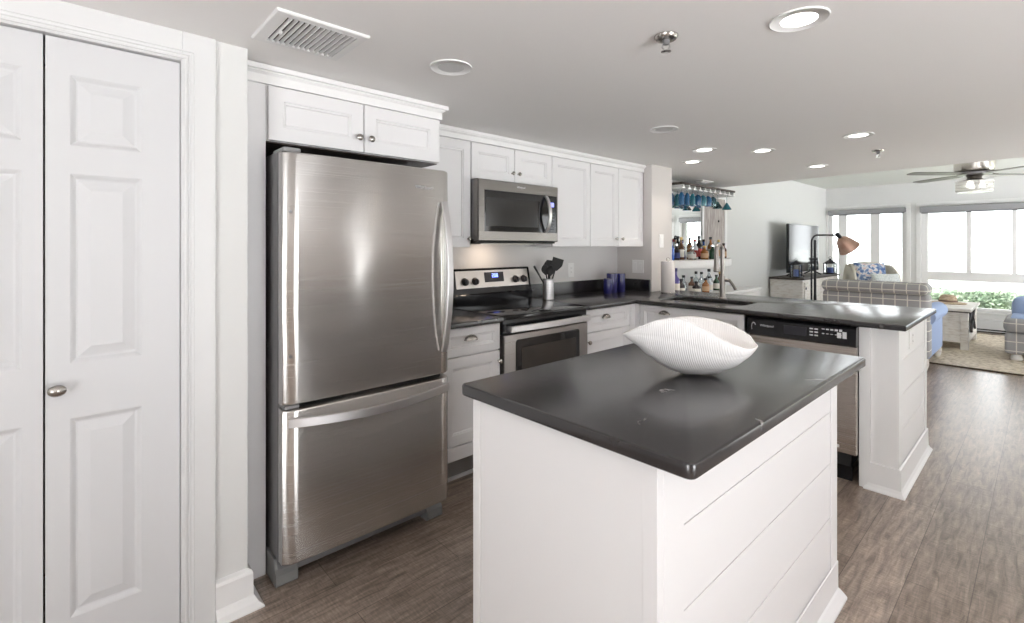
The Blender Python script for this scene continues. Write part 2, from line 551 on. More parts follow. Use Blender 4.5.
def shaker(u0, u1, z0, z1, t=0.02, rail=0.058, F=None):
    mb = MB()
    g = 0.0015
    u0 += g; u1 -= g; z0 += g; z1 -= g
    R = [rect_ring(u0, u1, z0, z1, 0, 0), rect_ring(u0, u1, z0, z1, 0, t - 0.002), rect_ring(u0, u1, z0, z1, 0.002, t),
         rect_ring(u0, u1, z0, z1, rail, t), rect_ring(u0, u1, z0, z1, rail + 0.003, t - 0.004),
         rect_ring(u0, u1, z0, z1, rail + 0.009, t - 0.005), rect_ring(u0, u1, z0, z1, rail + 0.013, t - 0.011)]
    mb.rings(R)
    return mb.map(F)

def knob(mb, u, z, w0, F, r=0.0145):
    k = MB()
    prof = [(0.0055, 0), (0.0055, 0.010), (0.008, 0.013), (r, 0.018), (r, 0.023), (r * 0.75, 0.027), (0.001, 0.0285)]
    rings = []
    for rr, h in prof:
        rings.append([F(u + rr * math.cos(a * PI / 9), w0 + h, z + rr * math.sin(a * PI / 9)) for a in range(18)])
    mb.rings(rings)
    return mb

def cup_pull(mb, u, z, w0, F, half=0.042, h=0.026, d=0.026):
    """half-dome bin pull, open at the bottom"""
    rings = []
    for i in range(13):
        a = PI * i / 12
        x = half * math.cos(a)
        hh = h * math.sin(a) + 0.0015
        ring = []
        for k, js in ((1.0, range(9)), (0.86, range(8, -1, -1))):
            for j in js:
                b = (PI / 2) * j / 8
                ring.append(F(u + x * (0.94 if k < 1 else 1), w0 + k * d * math.sin(b) * (0.15 + 0.85 * math.sin(a)), z + k * hh * math.cos(b) - 0.002 * math.sin(b)))
        rings.append(ring)
    mb.rings(rings)
    mb.rings([[F(u + s * (half + 0.004) , w0 + w, z + zz) for s, zz in ((-1, -0.001), (1, -0.001), (1, 0.004), (-1, 0.004))] for w in (0, 0.004)])
    return mb
# ------------------------------------------------------------------ the room shell
ZC = 2.035                      # kitchen ceiling
ZL = 2.37                       # living room ceiling
XB, YR = -2.3, -2.6             # wall behind the camera, wall on its right
XF = 10.42                      # far window wall
YK = 2.70                       # kitchen back wall
YB = 2.75                       # bar and living room wall
struct('floor', MB().box(XB - .15, XF + .15, YR - .15, YB + .1, -0.08, 0), FLOOR)
struct('ceiling', MB().prism([(XB - .15, YR - .15), (5.48, YR - .15), (5.97, YB + .1), (XB - .15, YB + .1)], ZC, 2.52), CEIL)
struct('ceiling_living', MB().prism([(5.48, YR - .15), (XF + .15, YR - .15), (XF + .15, YB + .1), (5.97, YB + .1)], ZL, 2.52), mat('living_ceiling_paint', (0.82, 0.83, 0.80), rough=0.8, spec=0.2))

# door wall with the closet opening
YD = 1.965
DX0, DX1, DZ = -0.39, 0.284, 1.938
m = MB()
m.box(XB, DX0, YD, YD + .1, 0, ZC); m.box(DX1, 0.486, YD, YD + .1, 0, ZC); m.box(DX0, DX1, YD, YD + .1, DZ, ZC)
struct('wall_left', m, WALL)
struct('wall_kitchen', MB().box(XB, 3.80, YK, YB + .1, 0, ZC), WALLG)
struct('wall_column', MB().box(3.80, 4.146, 2.338, YB + .1, 0, ZC), mat('warm_wall_paint', (0.64, 0.61, 0.59), rough=0.75, spec=0.25))
struct('wall_bar', MB().box(4.146, XF + .15, YB, YB + .1, 0, ZL), WALL)
# far wall with three window openings
WZ0, WZ1 = 0.30, 1.97
WIN = [(1.58, 2.715), (-0.17, 1.386), (-1.75, -0.42)]
m = MB()
m.box(XF, XF + .15, YR, YB, 0, WZ0); m.box(XF, XF + .15, YR, YB, WZ1, ZL)
edges = [YR, WIN[2][0], WIN[2][1], WIN[1][0], WIN[1][1], WIN[0][0], WIN[0][1], YB]
for a, b in zip(edges[0::2], edges[1::2]):
    m.box(XF, XF + .15, a, b, WZ0, WZ1)
struct('wall_far', m, WALL)
# right wall and back wall: out of frame, openings added for fill daylight, narrow one inferred from the fridge streak
RO = [(0.25, 1.65, 0.04, 1.98), (2.84, 3.02, 0.0, 1.98), (5.2, 6.1, 0.04, 1.98), (7.5, 9.6, 0.04, 1.98)]
m = MB()
xs = XB
for a, b, z0, z1 in RO:
    m.box(xs, a, YR - .12, YR, 0, ZC)
    if z0: m.box(a, b, YR - .12, YR, 0, z0)
    m.box(a, b, YR - .12, YR, z1, ZC)
    xs = b
m.box(xs, XF + .15, YR - .12, YR, 0, ZC)
m.box(5.4, XF + .15, YR - .12, YR, ZC, ZL)
struct('wall_right', m, mat('greige_wall_paint', (0.50, 0.46, 0.43), rough=0.8, spec=0.2))
m = MB()
m.box(XB - .12, XB, YR, -1.3, 0, ZC); m.box(XB - .12, XB, -0.1, YB, 0, ZC)
m.box(XB - .12, XB, -1.3, -0.1, 0, .04); m.box(XB - .12, XB, -1.3, -0.1, 1.97, ZC)
struct('wall_back', m, WALL)
for a, b, z0, z1 in RO:
    portal('daylight_portal', ((a + b) / 2, YR - .06, (z0 + z1) / 2), (R90, 0, PI), b - a, z1 - z0)
portal('daylight_portal', (XB - .06, -0.7, 1.0), (R90, 0, -R90), 1.2, 1.93)
for a, b in WIN:
    portal('daylight_portal', (XF + .10, (a + b) / 2, (WZ0 + WZ1) / 2), (R90, 0, R90), b - a, WZ1 - WZ0)

# door casing (moulded inner edge, flat board) and the baseboards
def casing(x0, x1, z0, z1):
    m = MB()
    m.box(x0, x1, YD - .016, YD - .0005, z0, z1, bev=.003)
    return m
m = MB()
m.box(DX1, DX1 + .098, YD - .016, YD - .0005, 0, ZC, bev=.002)
m.box(DX0 - .098, DX0, YD - .016, YD - .0005, 0, ZC, bev=.002)
m.box(DX0, DX1, YD - .016, YD - .0005, DZ, ZC, bev=.002)
for k, (o, w, h) in enumerate([(0.004, .010, .022), (0.018, .006, .019), (0.030, .005, .018)]):
    m.box(DX1 + o, DX1 + o + w, YD - h, YD - .012, 0, DZ + o, bev=.002)
    m.box(DX0 - o - w, DX0 - o, YD - h, YD - .012, 0, DZ + o, bev=.002)
    m.box(DX0 - o - w, DX1 + o + w, YD - h, YD - .012, DZ + o, DZ + o + w, bev=.002)
m.box(DX1 - .002, DX1 + .003, YD - .014, YD + .08, 0, DZ); m.box(DX0 - .003, DX0 + .002, YD - .014, YD + .08, 0, DZ)
m.box(DX0, DX1, YD - .014, YD + .08, DZ - .002, DZ + .003)
struct('trim_1', m, mat('white_casing_paint', (.70, .70, .70), rough=.45))
BASE = [(0, 0), (0.046, 0), (0.046, 0.006), (0.030, 0.020), (0.020, 0.040), (0.016, 0.044), (0.016, 0.122), (0.012, 0.132), (0.0, 0.141)]
struct('baseboard_left', MB().sweep([(DX1 + .098, YD), (0.486, YD), (0.486, YD + .10)], BASE), TRIM)
struct('baseboard_bar', MB().box(4.15, XF, YB - .016, YB - .0005, 0, .11, bev=.004), TRIM)
struct('baseboard_far', MB().box(XF - .016, XF - .0005, YR, 0.05, 0, .11, bev=.004), TRIM)

# two leaves of the white panelled closet door
def door_leaf(name, x0, x1, px0, px1):
    z0, z1 = 0.012, DZ - .006
    f = YD + .004
    t = .034
    panels = [(1.617, 1.828), (0.962, 1.532), (0.200, 0.798)]
    m = MB()
    m.box(x0, px0, f, f + t, z0, z1); m.box(px1, x1, f, f + t, z0, z1)
    zz = [z0] + [z for p in reversed(panels) for z in p] + [z1]
    for a, b in zip(zz[0::2], zz[1::2]):
        m.box(px0, px1, f, f + t, a, b)
    F = lambda u, w, z: (u, f + t - w, z)
    for a, b in panels:
        R = [rect_ring(px0, px1, a, b, 0, t), rect_ring(px0, px1, a, b, .005, t - .003), rect_ring(px0, px1, a, b, .013, t - .010),
             rect_ring(px0, px1, a, b, .018, t - .011), rect_ring(px0, px1, a, b, .048, t - .002), rect_ring(px0, px1, a, b, .050, t - .002)]
        q = MB().rings(R, cap0=False).map(F)
        me = bpy.data.meshes.new('t'); q.bm.to_mesh(me); m.bm.from_mesh(me); bpy.data.meshes.remove(me)
    return struct(name, m, DOORW)
d1 = door_leaf('door_1', -0.0475, DX1 - .004, 0.006, 0.178)
door_leaf('door_2', DX0 + .003, -0.0525, -0.272, -0.096)
k = MB()
rings = []
for r, h in [(.012, 0), (.012, .004), (.0075, .008), (.0075, .018), (.014, .023), (.021, .030), (.021, .034), (.015, .040), (.001, .0425)]:
    rings.append([(-0.022 + r * 1.0 * math.cos(a * PI / 12), YD + .004 - h, .893 + r * .8 * math.sin(a * PI / 12)) for a in range(24)])
k.rings(rings)
kb = k.build('door_knob', NICKEL, d1, smooth=40)
tag(kb, 'satin nickel oval knob')

# windows of the living room
def window(name, Y0, Y1, mull, rail=None, jamb=.075):
    x = XF + .03
    m = MB()
    zt, zb = WZ1, WZ0
    m.box(x, x + .07, Y0, Y0 + jamb, zb, zt, bev=.004); m.box(x, x + .07, Y1 - jamb, Y1, zb, zt, bev=.004)
    m.box(x, x + .07, Y0, Y1, zt - .07, zt, bev=.004); m.box(x, x + .07, Y0, Y1, zb, zb + .05, bev=.004)
    for a, b in mull:
        m.box(x + .005, x + .065, a, b, (rail[1] if rail else zb), zt, bev=.004)
    if rail:
        m.box(x - .01, x + .075, Y0, Y1, rail[0], rail[1], bev=.006)
    m.box(XF - .012, XF - .0005, Y0 - .06, Y0, zb - .06, zt + .06, bev=.002); m.box(XF - .012, XF - .0005, Y1, min(Y1 + .06, YB - .002), zb - .06, zt + .06, bev=.002)
    m.box(XF - .012, XF - .0005, Y0, Y1, zt, zt + .06, bev=.002); m.box(XF - .035, XF + .03, Y0 - .06, min(Y1 + .06, YB - .002), zb - .022, zb, bev=.004)
    o = struct(name, m, TRIM)
    g = MB().box(x + .033, x + .037, Y0 + .01, Y1 - .01, zb + .01, zt - .01)
    g.build('pane', GLASS, o)
    return o
window('window_1', *WIN[0], [(2.436, 2.560), (1.95, 2.078)], jamb=.06)
window('window_2', *WIN[1], [(0.783, 0.840), (0.284, 0.336)], rail=(0.758, 0.90), jamb=.085)
window('window_3', *WIN[2], [(-1.12, -1.06)], rail=(0.758, 0.90), jamb=.085)

def roller(Y0, Y1, z0, z1, label):
    t = thing('roller_shade', label, 'blind', (XF - .05, (Y0 + Y1) / 2, z0), 'grey roller shades over the windows')
    MB().box(XF - .105, XF - .014, Y0, Y1, z0 + .012, z1, bev=.008).build('cassette', BLINDG, t)
    MB().box(XF - .072, XF - .055, Y0 + .02, Y1 - .02, z0 - .004, z0 + .016, bev=.003).build('bottom_rail', mat('dark_shade_rail', (0.16, 0.16, 0.17), rough=.6), t)
    return t
roller(1.575, 2.70, 1.872, 1.962, 'grey roller shade rolled up above the left window beside the television')
roller(-0.20, 1.392, 1.85, 1.958, 'grey roller shade rolled up above the wide window with hedge outside')
roller(-1.78, -0.40, 1.85, 1.958, 'grey roller shade over the window out of frame, seen only in the bar mirror')

# outside
struct('lawn_ground', MB().box(XF + .2, 21, -30, 30, -.3, -.12), mottled('lawn_grass', [(0.3, (0.22, 0.27, 0.13)), (0.7, (0.36, 0.40, 0.24))], 3, rough=1.0))
struct('marsh_water_ground', MB().box(21.01, 160, -90, 90, -.5, -.16), mottled('pale_marsh_water', [(0.3, (0.55, 0.58, 0.58)), (0.7, (0.70, 0.72, 0.72))], .3, rough=.6))
def hedge(name, x0, x1, y0, y1, h, label):
    m = MB()
    n = 26000
    rnd = random.Random(3)
    bm = m.bm
    m.box(x0 + .15, x1 - .15, y0 + .1, y1 - .1, -.12, h - .2)
    for i in range(n):
        x = rnd.uniform(x0, x1); y = rnd.uniform(y0, y1)
        top = h * (0.86 + 0.14 * math.sin(y * 2.3) * math.cos(x * 3 + y))
        z = rnd.uniform(-.1, top)
        if rnd.random() < .6: z = top - abs(rnd.gauss(0, .05))
        elif rnd.random() < .6: x = x0 + abs(rnd.gauss(0, .05))
        a, b = rnd.uniform(0, 2 * PI), rnd.uniform(-1, 1)
        s = rnd.uniform(.02, .045)
        d = Vector((math.cos(a) * math.cos(b), math.sin(a) * math.cos(b), math.sin(b)))
        e = d.orthogonal().normalized()
        c = Vector((x, y, z))
        vs = [bm.verts.new(c - d * s), bm.verts.new(c + e * s * .5), bm.verts.new(c + d * s), bm.verts.new(c - e * s * .5)]
        bm.faces.new(vs)
    o = m.build(name, mottled('hedge_leaves', [(0.35, (0.10, 0.16, 0.10)), (0.6, (0.26, 0.32, 0.24)), (0.8, (0.44, 0.47, 0.44))], 5, rough=.8), None, loc=((x0 + x1) / 2, (y0 + y1) / 2, -.12))
    return tag(o, label, 'hedge')
hedge('clipped_hedge', 12.4, 13.6, -3.0, 5.2, .50, 'low clipped green hedge outside beneath the wide window')
# ------------------------------------------------------------------ refrigerator
FX0, FX1, FY = 0.597, 1.348, 1.915
t = thing('refrigerator', 'stainless steel bottom-freezer refrigerator under the deep wall cabinet', 'refrigerator', ((FX0 + FX1) / 2, 2.3, 0))
m = MB(); m.box(FX0 + .004, FX1 - .004, FY + .085, 2.66, .035, 1.682, bev=.006)
m.box(FX0 + .02, FX1 - .02, FY + .12, FY + .16, .035, .10)
m.build('body', GREYM, t)
m = MB(); m.box(FX0 + .012, FX1 - .012, FY + .063, FY + .087, .13, 1.66)
m.build('door_gasket', BLACKM, t)
def fridge_door(z0, z1):
    # front skin bowed very slightly, rolled vertical edges
    m = MB()
    rings = []
    N = 28
    for z, inset in ((z0, .012), (z0 + .004, .003), (z0 + .010, 0), (z1 - .010, 0), (z1 - .004, .003), (z1, .012)):
        r = []
        for i in range(N + 1):
            s = i / N
            x = FX0 + (FX1 - FX0) * s
            edge = min(s, 1 - s) * (FX1 - FX0)
            roll = .020 * (1 - math.sqrt(max(0, 1 - (1 - min(edge / .020, 1)) ** 2)))
            r.append((x, FY + roll + inset - .006 * math.sin(PI * s) , z))
        r.append((FX1, FY + .064, z)); r.append((FX0, FY + .064, z))
        rings.append(r)
    m.rings(rings)
    return m
up = fridge_door(.712, 1.672).build('fresh_food_door', STEEL, t, smooth=35)
lo = fridge_door(.108, .694).build('freezer_drawer', STEEL, t, smooth=35)
pts = []
for i in range(21):
    s = i / 20
    pts.append((1.306, FY - .012 - .050 * math.sin(PI * s) ** .8, .822 + (1.522 - .822) * s))
m = MB().bar(pts, .030, .014, (1, 0, 0))
h1 = m.build('door_handle', STEELB, up, smooth=30)
pts = []
for i in range(25):
    s = i / 24
    pts.append((FX0 + .012 + (FX1 - FX0 - .030) * s, FY - .012 - .048 * math.sin(PI * s) ** .8, .652 - .012 * math.sin(PI * s)))
m = MB().bar(pts, .034, .014, (0, 0, 1))
m.build('drawer_handle', STEELB, lo, smooth=30)
text_mesh('badge', 'Whirlpool', .0225, mat('badge_silver', (.75, .75, .76), rough=.25, metal=.6), up, (1.155, FY - .0062, 1.576), (1, 0, 0), (0, 0, 1), shear=.15)
for zz in (1.445, .898):
    MB().lathe([(.0055, 0), (.0055, .004), (.001, .0045)], (FX0 + .022, FY - .0015, zz), 14, 'y').map(lambda x, y, z: (x, 2 * (FY - .0015) - y, z)).build('screw', GREYM, up)
m = MB(); m.box(FX0 + .004, FX0 + .07, FY + .022, FY + .15, 1.674, 1.692, bev=.007, seg=3)
m.build('hinge_cover', SILVERP, t, smooth=30)
m = MB(); m.box(FX0 + .006, FX0 + .06, FY + .012, FY + .075, .696, .710, bev=.003); m.build('hinge_cover', SILVERP, t)
for xa, xb in ((FX0 - .006, FX0 + .075), (FX1 - .080, FX1 + .004)):
    m = MB()
    prof = [(FY + .20, 0), (FY + .078, 0), (FY + .070, .010), (FY + .072, .045), (FY + .088, .062), (FY + .10, .100), (FY + .20, .101)]
    m.rings([[(xa, y, z) for y, z in prof], [(xb, y, z) for y, z in prof]])
    m.build('roller_foot', mat('grey_foot_plastic', (.20, .20, .197), rough=.45), t)
m = MB(); m.box(FX0 + .075, FX1 - .08, FY + .115, FY + .14, .025, .104, bev=.006); m.build('kick_grille', mat('dark_grille', (.09, .09, .092), rough=.5), t)

# ------------------------------------------------------------------ wall cabinets
def crown(path, z0, z1, out=.037):
    h = z1 - z0
    prof = [(0, z0), (.014, z0), (.014, z0 + h * .50), (.017, z0 + h * .53), (.025, z0 + h * .64), (.025, z0 + h * .70), (out, z0 + h * .72), (out, z1), (0, z1)]
    return MB().sweep(path, prof)
t = thing('wall_cabinet', 'deep white two-door wall cabinet directly above the refrigerator', 'cabinet', (1.0, 2.4, 1.737))
MB().box(.588, 1.408, 2.107, 2.69, 1.738, 1.975, bev=.0015).build('carcass', WHITE, t)
MB().box(.592, 1.404, 2.112, 2.69, 1.7335, 1.7378).build('underside_shadow', DARKWOOD, t)  # dark board put in for the shadow in the gap over the fridge
for a, b, kx in ((.590, .994, .967), (.996, 1.406, 1.024)):
    d = shaker(a, b, 1.738, 1.958, F=F_negY(2.105), rail=.056).build('door', WHITE, t)
    knob(MB(), kx, 1.802, .02, F_negY(2.105)).build('knob', NICKEL, d, smooth=40)
c = crown([(.487, 2.105), (1.410, 2.105), (1.410, 2.42)], 1.962, 2.031).build('crown_moulding', TRIM, t)
t2 = MB().box(.4865, .5865, 2.105, 2.122, 0.0, 1.962).build('filler_panel', WHITE, None, loc=(.54, 2.11, 0))
tag(t2, 'narrow white filler panel between the wall end and the refrigerator', 'panel')

UF = 2.44
def upper(label, x0, x1, z0, doors, z1=1.975, zd=1.968):
    t = thing('wall_cabinet', label, 'cabinet', ((x0 + x1) / 2, 2.56, z0))
    MB().box(x0 + .0006, x1 - .0006, UF, YK - .002, z0, z1, bev=.001).build('carcass', WHITE, t)
    for a, b, kx, kz in doors:
        d = shaker(a, b, z0, zd, F=F_negY(UF - .001), rail=.054).build('door', WHITE, t)
        if kx:
            knob(MB(), kx, kz, .02, F_negY(UF - .001), r=.013).build('knob', NICKEL, d, smooth=40)
    return t
upper('white single-door wall cabinet between the refrigerator and the microwave', 1.412, 1.863, 1.307, [(1.445, 1.861, 1.838, 1.36)])
upper('short white two-door wall cabinet directly above the microwave', 1.863, 2.604, 1.738, [(1.865, 2.234, 2.206, 1.802), (2.235, 2.602, 2.264, 1.802)])
upper('white wall cabinet with one door right of the microwave, no knob showing', 2.604, 3.045, 1.310, [(2.606, 3.043, None, 0)])
upper('white two-door wall cabinet in the corner beside the return wall', 3.045, 3.797, 1.310, [(3.047, 3.419, 3.378, 1.375), (3.421, 3.795, 3.463, 1.375)])
o = crown([(1.462, UF - .016), (3.797, UF - .016)], 1.969, 2.031, out=.032).build('crown_moulding', TRIM, None, loc=(2.6, UF, 1.969))
tag(o, 'long white crown moulding along the top of the run of upper cabinets', 'moulding')

# ------------------------------------------------------------------ microwave
MX0, MX1, MF, MZ0, MZ1 = 1.838, 2.592, 2.355, 1.345, 1.735
MX0 = 1.868; MX1 = 2.600
t = thing('microwave', 'stainless over-the-range microwave with a black window', 'microwave', ((MX0 + MX1) / 2, 2.52, MZ0))
MB().box(MX0, MX1, MF + .045, YK - .003, MZ0 + .012, MZ1, bev=.002).build('body', GREYM, t)
m = MB(); m.box(MX0 + .002, MX1 - .002, MF + .03, MF + .30, MZ0 - .012, MZ0 + .013, bev=.004); m.build('vent_underside', BLACKM, t)
m = MB(); m.box(MX0 + .10, MX1 - .14, MF + .10, MF + .22, MZ0 - .018, MZ0 - .011); m.build('grease_filter', STEEL2, t)
l = bpy.data.lights.new('cooktop_lamp', 'AREA'); l.shape = 'DISK'; l.size = .06; l.energy = 0.9; l.color = (1.0, .80, .62)
lo_ = bpy.data.objects.new('cooktop_lamp', l); COL.objects.link(lo_); lo_.parent = t
lo_.location = (2.16 - t.location.x, 2.53 - t.location.y, -.020); lo_.rotation_euler = (math.radians(20), 0, 0)
# front frame in steel with the black field let in
m = MB()
F = F_negY(MF + .045)
gx0, gx1, gz0, gz1 = MX0 + .050, MX1 - .014, 1.407, 1.668
outer0 = [(MX0, 0, MZ0), (MX1, 0, MZ0), (MX1, 0, MZ1), (MX0, 0, MZ1)]
def rr(i, w, a=(MX0, MX1, MZ0, MZ1)): return rect_ring(a[0], a[1], a[2], a[3], i, w)
m.rings([rr(0, 0), rr(0, .036), rr(.006, .045), [(gx0, .045, gz0), (gx1, .045, gz0), (gx1, .045, gz1), (gx0, .045, gz1)],
         [(gx0, .035, gz0), (gx1, .035, gz0), (gx1, .035, gz1), (gx0, .035, gz1)]]).map(F)
fr = m.build('front_frame', STEELM, t)
gl = MB().box(gx0, 2.508, MF + .004, MF + .012, gz0, gz1, bev=.0015).build('door_glass', BLACKG, t)
MB().box(gx0 + .016, 2.395, MF + .0025, MF + .0045, gz0 + .035, gz1 - .045).build('window_screen', DARKWIN, gl)
cp = MB().box(2.510, gx1, MF + .004, MF + .012, gz0, gz1, bev=.0015).build('control_panel', BLACK, t)
MB().box(2.524, 2.556, MF + .002, MF + .0045, 1.590, 1.622).build('display', LCD, cp)
m = MB()
for i in range(6):
    for j in range(3):
        m.box(2.522 + j * .014, 2.530 + j * .014, MF + .0025, MF + .0045, 1.430 + i * .023, 1.436 + i * .023)
m.build('key_print', mat('dim_print', (.16, .16, .17), rough=.5), cp)
pts = [(2.470, MF - .002 - .042 * math.sin(PI * i / 16) ** .7, 1.412 + .250 * i / 16) for i in range(17)]
MB().bar(pts, .026, .012, (1, 0, 0)).build('handle', STEELB, gl, smooth=30)
text_mesh('badge', 'Whirlpool', .018, PRINT, fr, (2.232, MF - .0005, 1.698), (1, 0, 0), (0, 0, 1), align='CENTER', shear=.15)

# ------------------------------------------------------------------ range
RX0, RX1, RF = 1.822, 2.576, 2.065
t = thing('electric_range', 'freestanding stainless and black electric range with a glass cooktop', 'range', ((RX0 + RX1) / 2, 2.38, 0))
MB().box(RX0 + .004, RX1 - .004, RF + .04, 2.685, .03, .892, bev=.002).build('body', BLACK, t)
MB().box(RX0, RX1, RF - .012, 2.60, .893, .917, bev=.007, seg=3).build('cooktop', BLACKG, t, smooth=30)
m = MB(); m.box(RX0 + .003, RX1 - .003, RF + .012, RF + .06, .812, .892, bev=.004); m.build('front_band', BLACK, t)
# oven door
od = MB().box(RX0 + .004, RX1 - .004, RF, RF + .045, .245, .806, bev=.005).build('oven_door', STEEL2, t)
m = MB()
wx0, wx1, wz0, wz1 = 1.915, 2.485, .40, .772
def rrect(x0, x1, z0, z1, r, w, n=6):
    out = []
    for cx, cz, a0 in ((x1 - r, z0 + r, -90), (x1 - r, z1 - r, 0), (x0 + r, z1 - r, 90), (x0 + r, z0 + r, 180)):
        for i in range(n + 1):
            a = math.radians(a0 + 90 * i / n)
            out.append((cx + r * math.cos(a), w, cz + r * math.sin(a)))
    return out
m.rings([rrect(wx0, wx1, wz0, wz1, .02, 0), rrect(wx0, wx1, wz0, wz1, .02, .003), rrect(wx0 + .003, wx1 - .003, wz0 + .003, wz1 - .003, .018, .004)]).map(F_negY(RF + .001))
ow = m.build('oven_window', BLACKG, od)
m = MB(); m.rings([rrect(wx0 + .045, wx1 - .035, wz0 + .04, wz1 - .05, .012, 0), rrect(wx0 + .045, wx1 - .035, wz0 + .04, wz1 - .05, .012, .002)]).map(F_negY(RF - .0025))
m.build('window_screen', mat('oven_screen_glass', (.045, .04, .036), rough=.1), ow)
pts = [(RX0 + .03 + (RX1 - RX0 - .05) * i / 16, RF - .028 - .018 * math.sin(PI * i / 16), .842) for i in range(17)]
hd = MB().bar(pts, .036, .018, (0, 0, 1))
for x in (RX0 + .045, RX1 - .035):
    hd.box(x - .012, x + .012, RF - .03, RF + .02, .828, .856, bev=.003)
hd.build('oven_handle', STEELB, od, smooth=30)
MB().box(RX0 + .004, RX1 - .004, RF + .004, RF + .045, .06, .235, bev=.005).build('storage_drawer', STEEL2, t)
# backguard, its face leaning back
def bgp(x, w, z):   # leaning plane of the backguard face, w = outward
    k = (z - .99) / .17
    return (x, 2.600 + .030 * k - w, z)
m = MB()
prof = [(2.680, .893), (2.592, .893), (2.588, .985), (2.596, .993), (2.626, 1.150), (2.634, 1.160), (2.680, 1.160)]
m.rings([[(RX0 + .015, y, z) for y, z in prof], [(RX1 - .010, y, z) for y, z in prof]])
bgd = m.build('backguard', BLACK, t)
m = MB(); m.rings([[(1.885, -.001, 1.004), (2.545, -.001, 1.004), (2.545, -.001, 1.146), (1.885, -.001, 1.146)], [(1.885, .004, 1.004), (2.545, .004, 1.004), (2.545, .004, 1.146), (1.885, .004, 1.146)]]).map(bgp)
fp = m.build('control_fascia', mat('champagne_steel', (.60, .56, .53), rough=.3, metal=.9), bgd)
m = MB(); m.rings([[(x, w, z) for x, z in ((2.130, 1.064), (2.305, 1.064), (2.305, 1.132), (2.130, 1.132))] for w in (.003, .006)]).map(bgp)
dp = m.build('display_window', mat('dark_display', (.03, .03, .035), rough=.15), fp)
m = MB()
def seg7(m, ch, x, z, w, h, s, W=(.006, .0072)):
    S = {'2': 'abged', '8': 'abcdefg', ':': '', '0': 'abcdef', '1': 'bc', '9': 'abcdfg', '3': 'abgcd'}[ch]
    B = {'a': (x, x + w, z + h - s, z + h), 'g': (x, x + w, z + h / 2 - s / 2, z + h / 2 + s / 2), 'd': (x, x + w, z, z + s),
         'f': (x, x + s, z + h / 2, z + h), 'e': (x, x + s, z, z + h / 2), 'b': (x + w - s, x + w, z + h / 2, z + h), 'c': (x + w - s, x + w, z, z + h / 2)}
    for k in S:
        a, b, c_, d_ = B[k]
        m.rings([[(a, wv, c_), (b, wv, c_), (b, wv, d_), (a, wv, d_)] for wv in W])
seg7(m, '2', 2.198, 1.096, .014, .026, .004); seg7(m, '0', 2.217, 1.096, .014, .026, .004); seg7(m, '8', 2.236, 1.096, .014, .026, .004)
m.map(bgp); m.build('clock_digits', LED, dp)
for x in (1.957, 2.043, 2.415, 2.497):
    m = MB()
    rings = []
    for r, w in ((.026, .004), (.026, .010), (.022, .013), (.020, .028), (.018, .031), (.001, .0315)):
        rings.append([bgp(x + r * math.cos(a * PI / 10), w, 1.075 + r * math.sin(a * PI / 10)) for a in range(20)])
    m.rings(rings)
    q = MB().box(x - .004, x + .004, .030, .038, 1.057, 1.093, bev=.001)
    q.map(lambda xx, ww, zz: bgp(xx, ww, zz))
    me = bpy.data.meshes.new('t'); q.bm.to_mesh(me); m.bm.from_mesh(me); bpy.data.meshes.remove(me)
    m.build('control_knob', mat('black_knob', (.02, .018, .022), rough=.3), fp, smooth=35)
text_mesh('badge', 'Whirlpool', .017, mat('grey_print', (.12, .12, .13), rough=.5), fp, (2.225, 2.600 + .006 - .0045, 1.022), (1, 0, 0), (0, .17, .985), align='CENTER', shear=.15)

# ------------------------------------------------------------------ base cabinets
CF = 2.105                      # carcass front of the kitchen run
def base_cab(label, x0, x1, fronts, loc, F, box, toe):
    t = thing('base_cabinet', label, 'cabinet', loc)
    MB().box(*box).build('carcass', WHITE, t)
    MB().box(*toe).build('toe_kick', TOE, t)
    for kind, a, b, z0, z1, pull in fronts:
        nm = 'drawer' if kind == 'dr' else 'door'
        d = shaker(a, b, z0, z1, F=F, rail=.040 if kind == 'dr' else .056).build(nm, WHITE, t)
        if pull and pull[0] == 'cup':
            cup_pull(MB(), pull[1], pull[2], .019, F).build('cup_pull', NICKEL, d, smooth=40)
        elif pull:
            knob(MB(), pull[1], pull[2], .02, F, r=.014).build('knob', NICKEL, d, smooth=40)
    return t
FK = F_negY(CF)
tl = base_cab('white base cabinet with one drawer between the refrigerator and the range', 1.40, 1.815,
         [('dr', 1.425, 1.813, .733, .880, ('cup', 1.605, .812)), ('do', 1.425, 1.813, .262, .727, ('k', 1.798, .667))],
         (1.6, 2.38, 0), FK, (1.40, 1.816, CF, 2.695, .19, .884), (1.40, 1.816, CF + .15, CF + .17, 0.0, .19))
MB().box(1.40, 1.816, CF - .022, CF + .001, .188, .258, bev=.003).build('base_rail', WHITE, tl)
MB().box(1.40, 1.816, CF + .132, CF + .15, 0.0, .018, bev=.004).build('shoe_moulding', TRIM, tl)
base_cab('white base cabinet with one drawer between the range and the corner', 2.582, 3.14,
         [('dr', 2.584, 3.092, .728, .880, ('cup', 2.802, .812)), ('do', 2.584, 3.092, .115, .722, ('k', 2.600, .662))],
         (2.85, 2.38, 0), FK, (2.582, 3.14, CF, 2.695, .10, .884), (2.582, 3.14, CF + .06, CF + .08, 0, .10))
MB().box(3.094, 3.162, CF - .02, CF + .02, .10, .884, bev=.001).build('corner_filler', WHITE, COL.objects['base_cabinet.001'])
MB().box(3.159, 3.1765, 2.047, CF + .02, .10, .884, bev=.001).build('corner_filler', WHITE, COL.objects['base_cabinet.001'])
PF = 3.178                      # carcass front of the peninsula
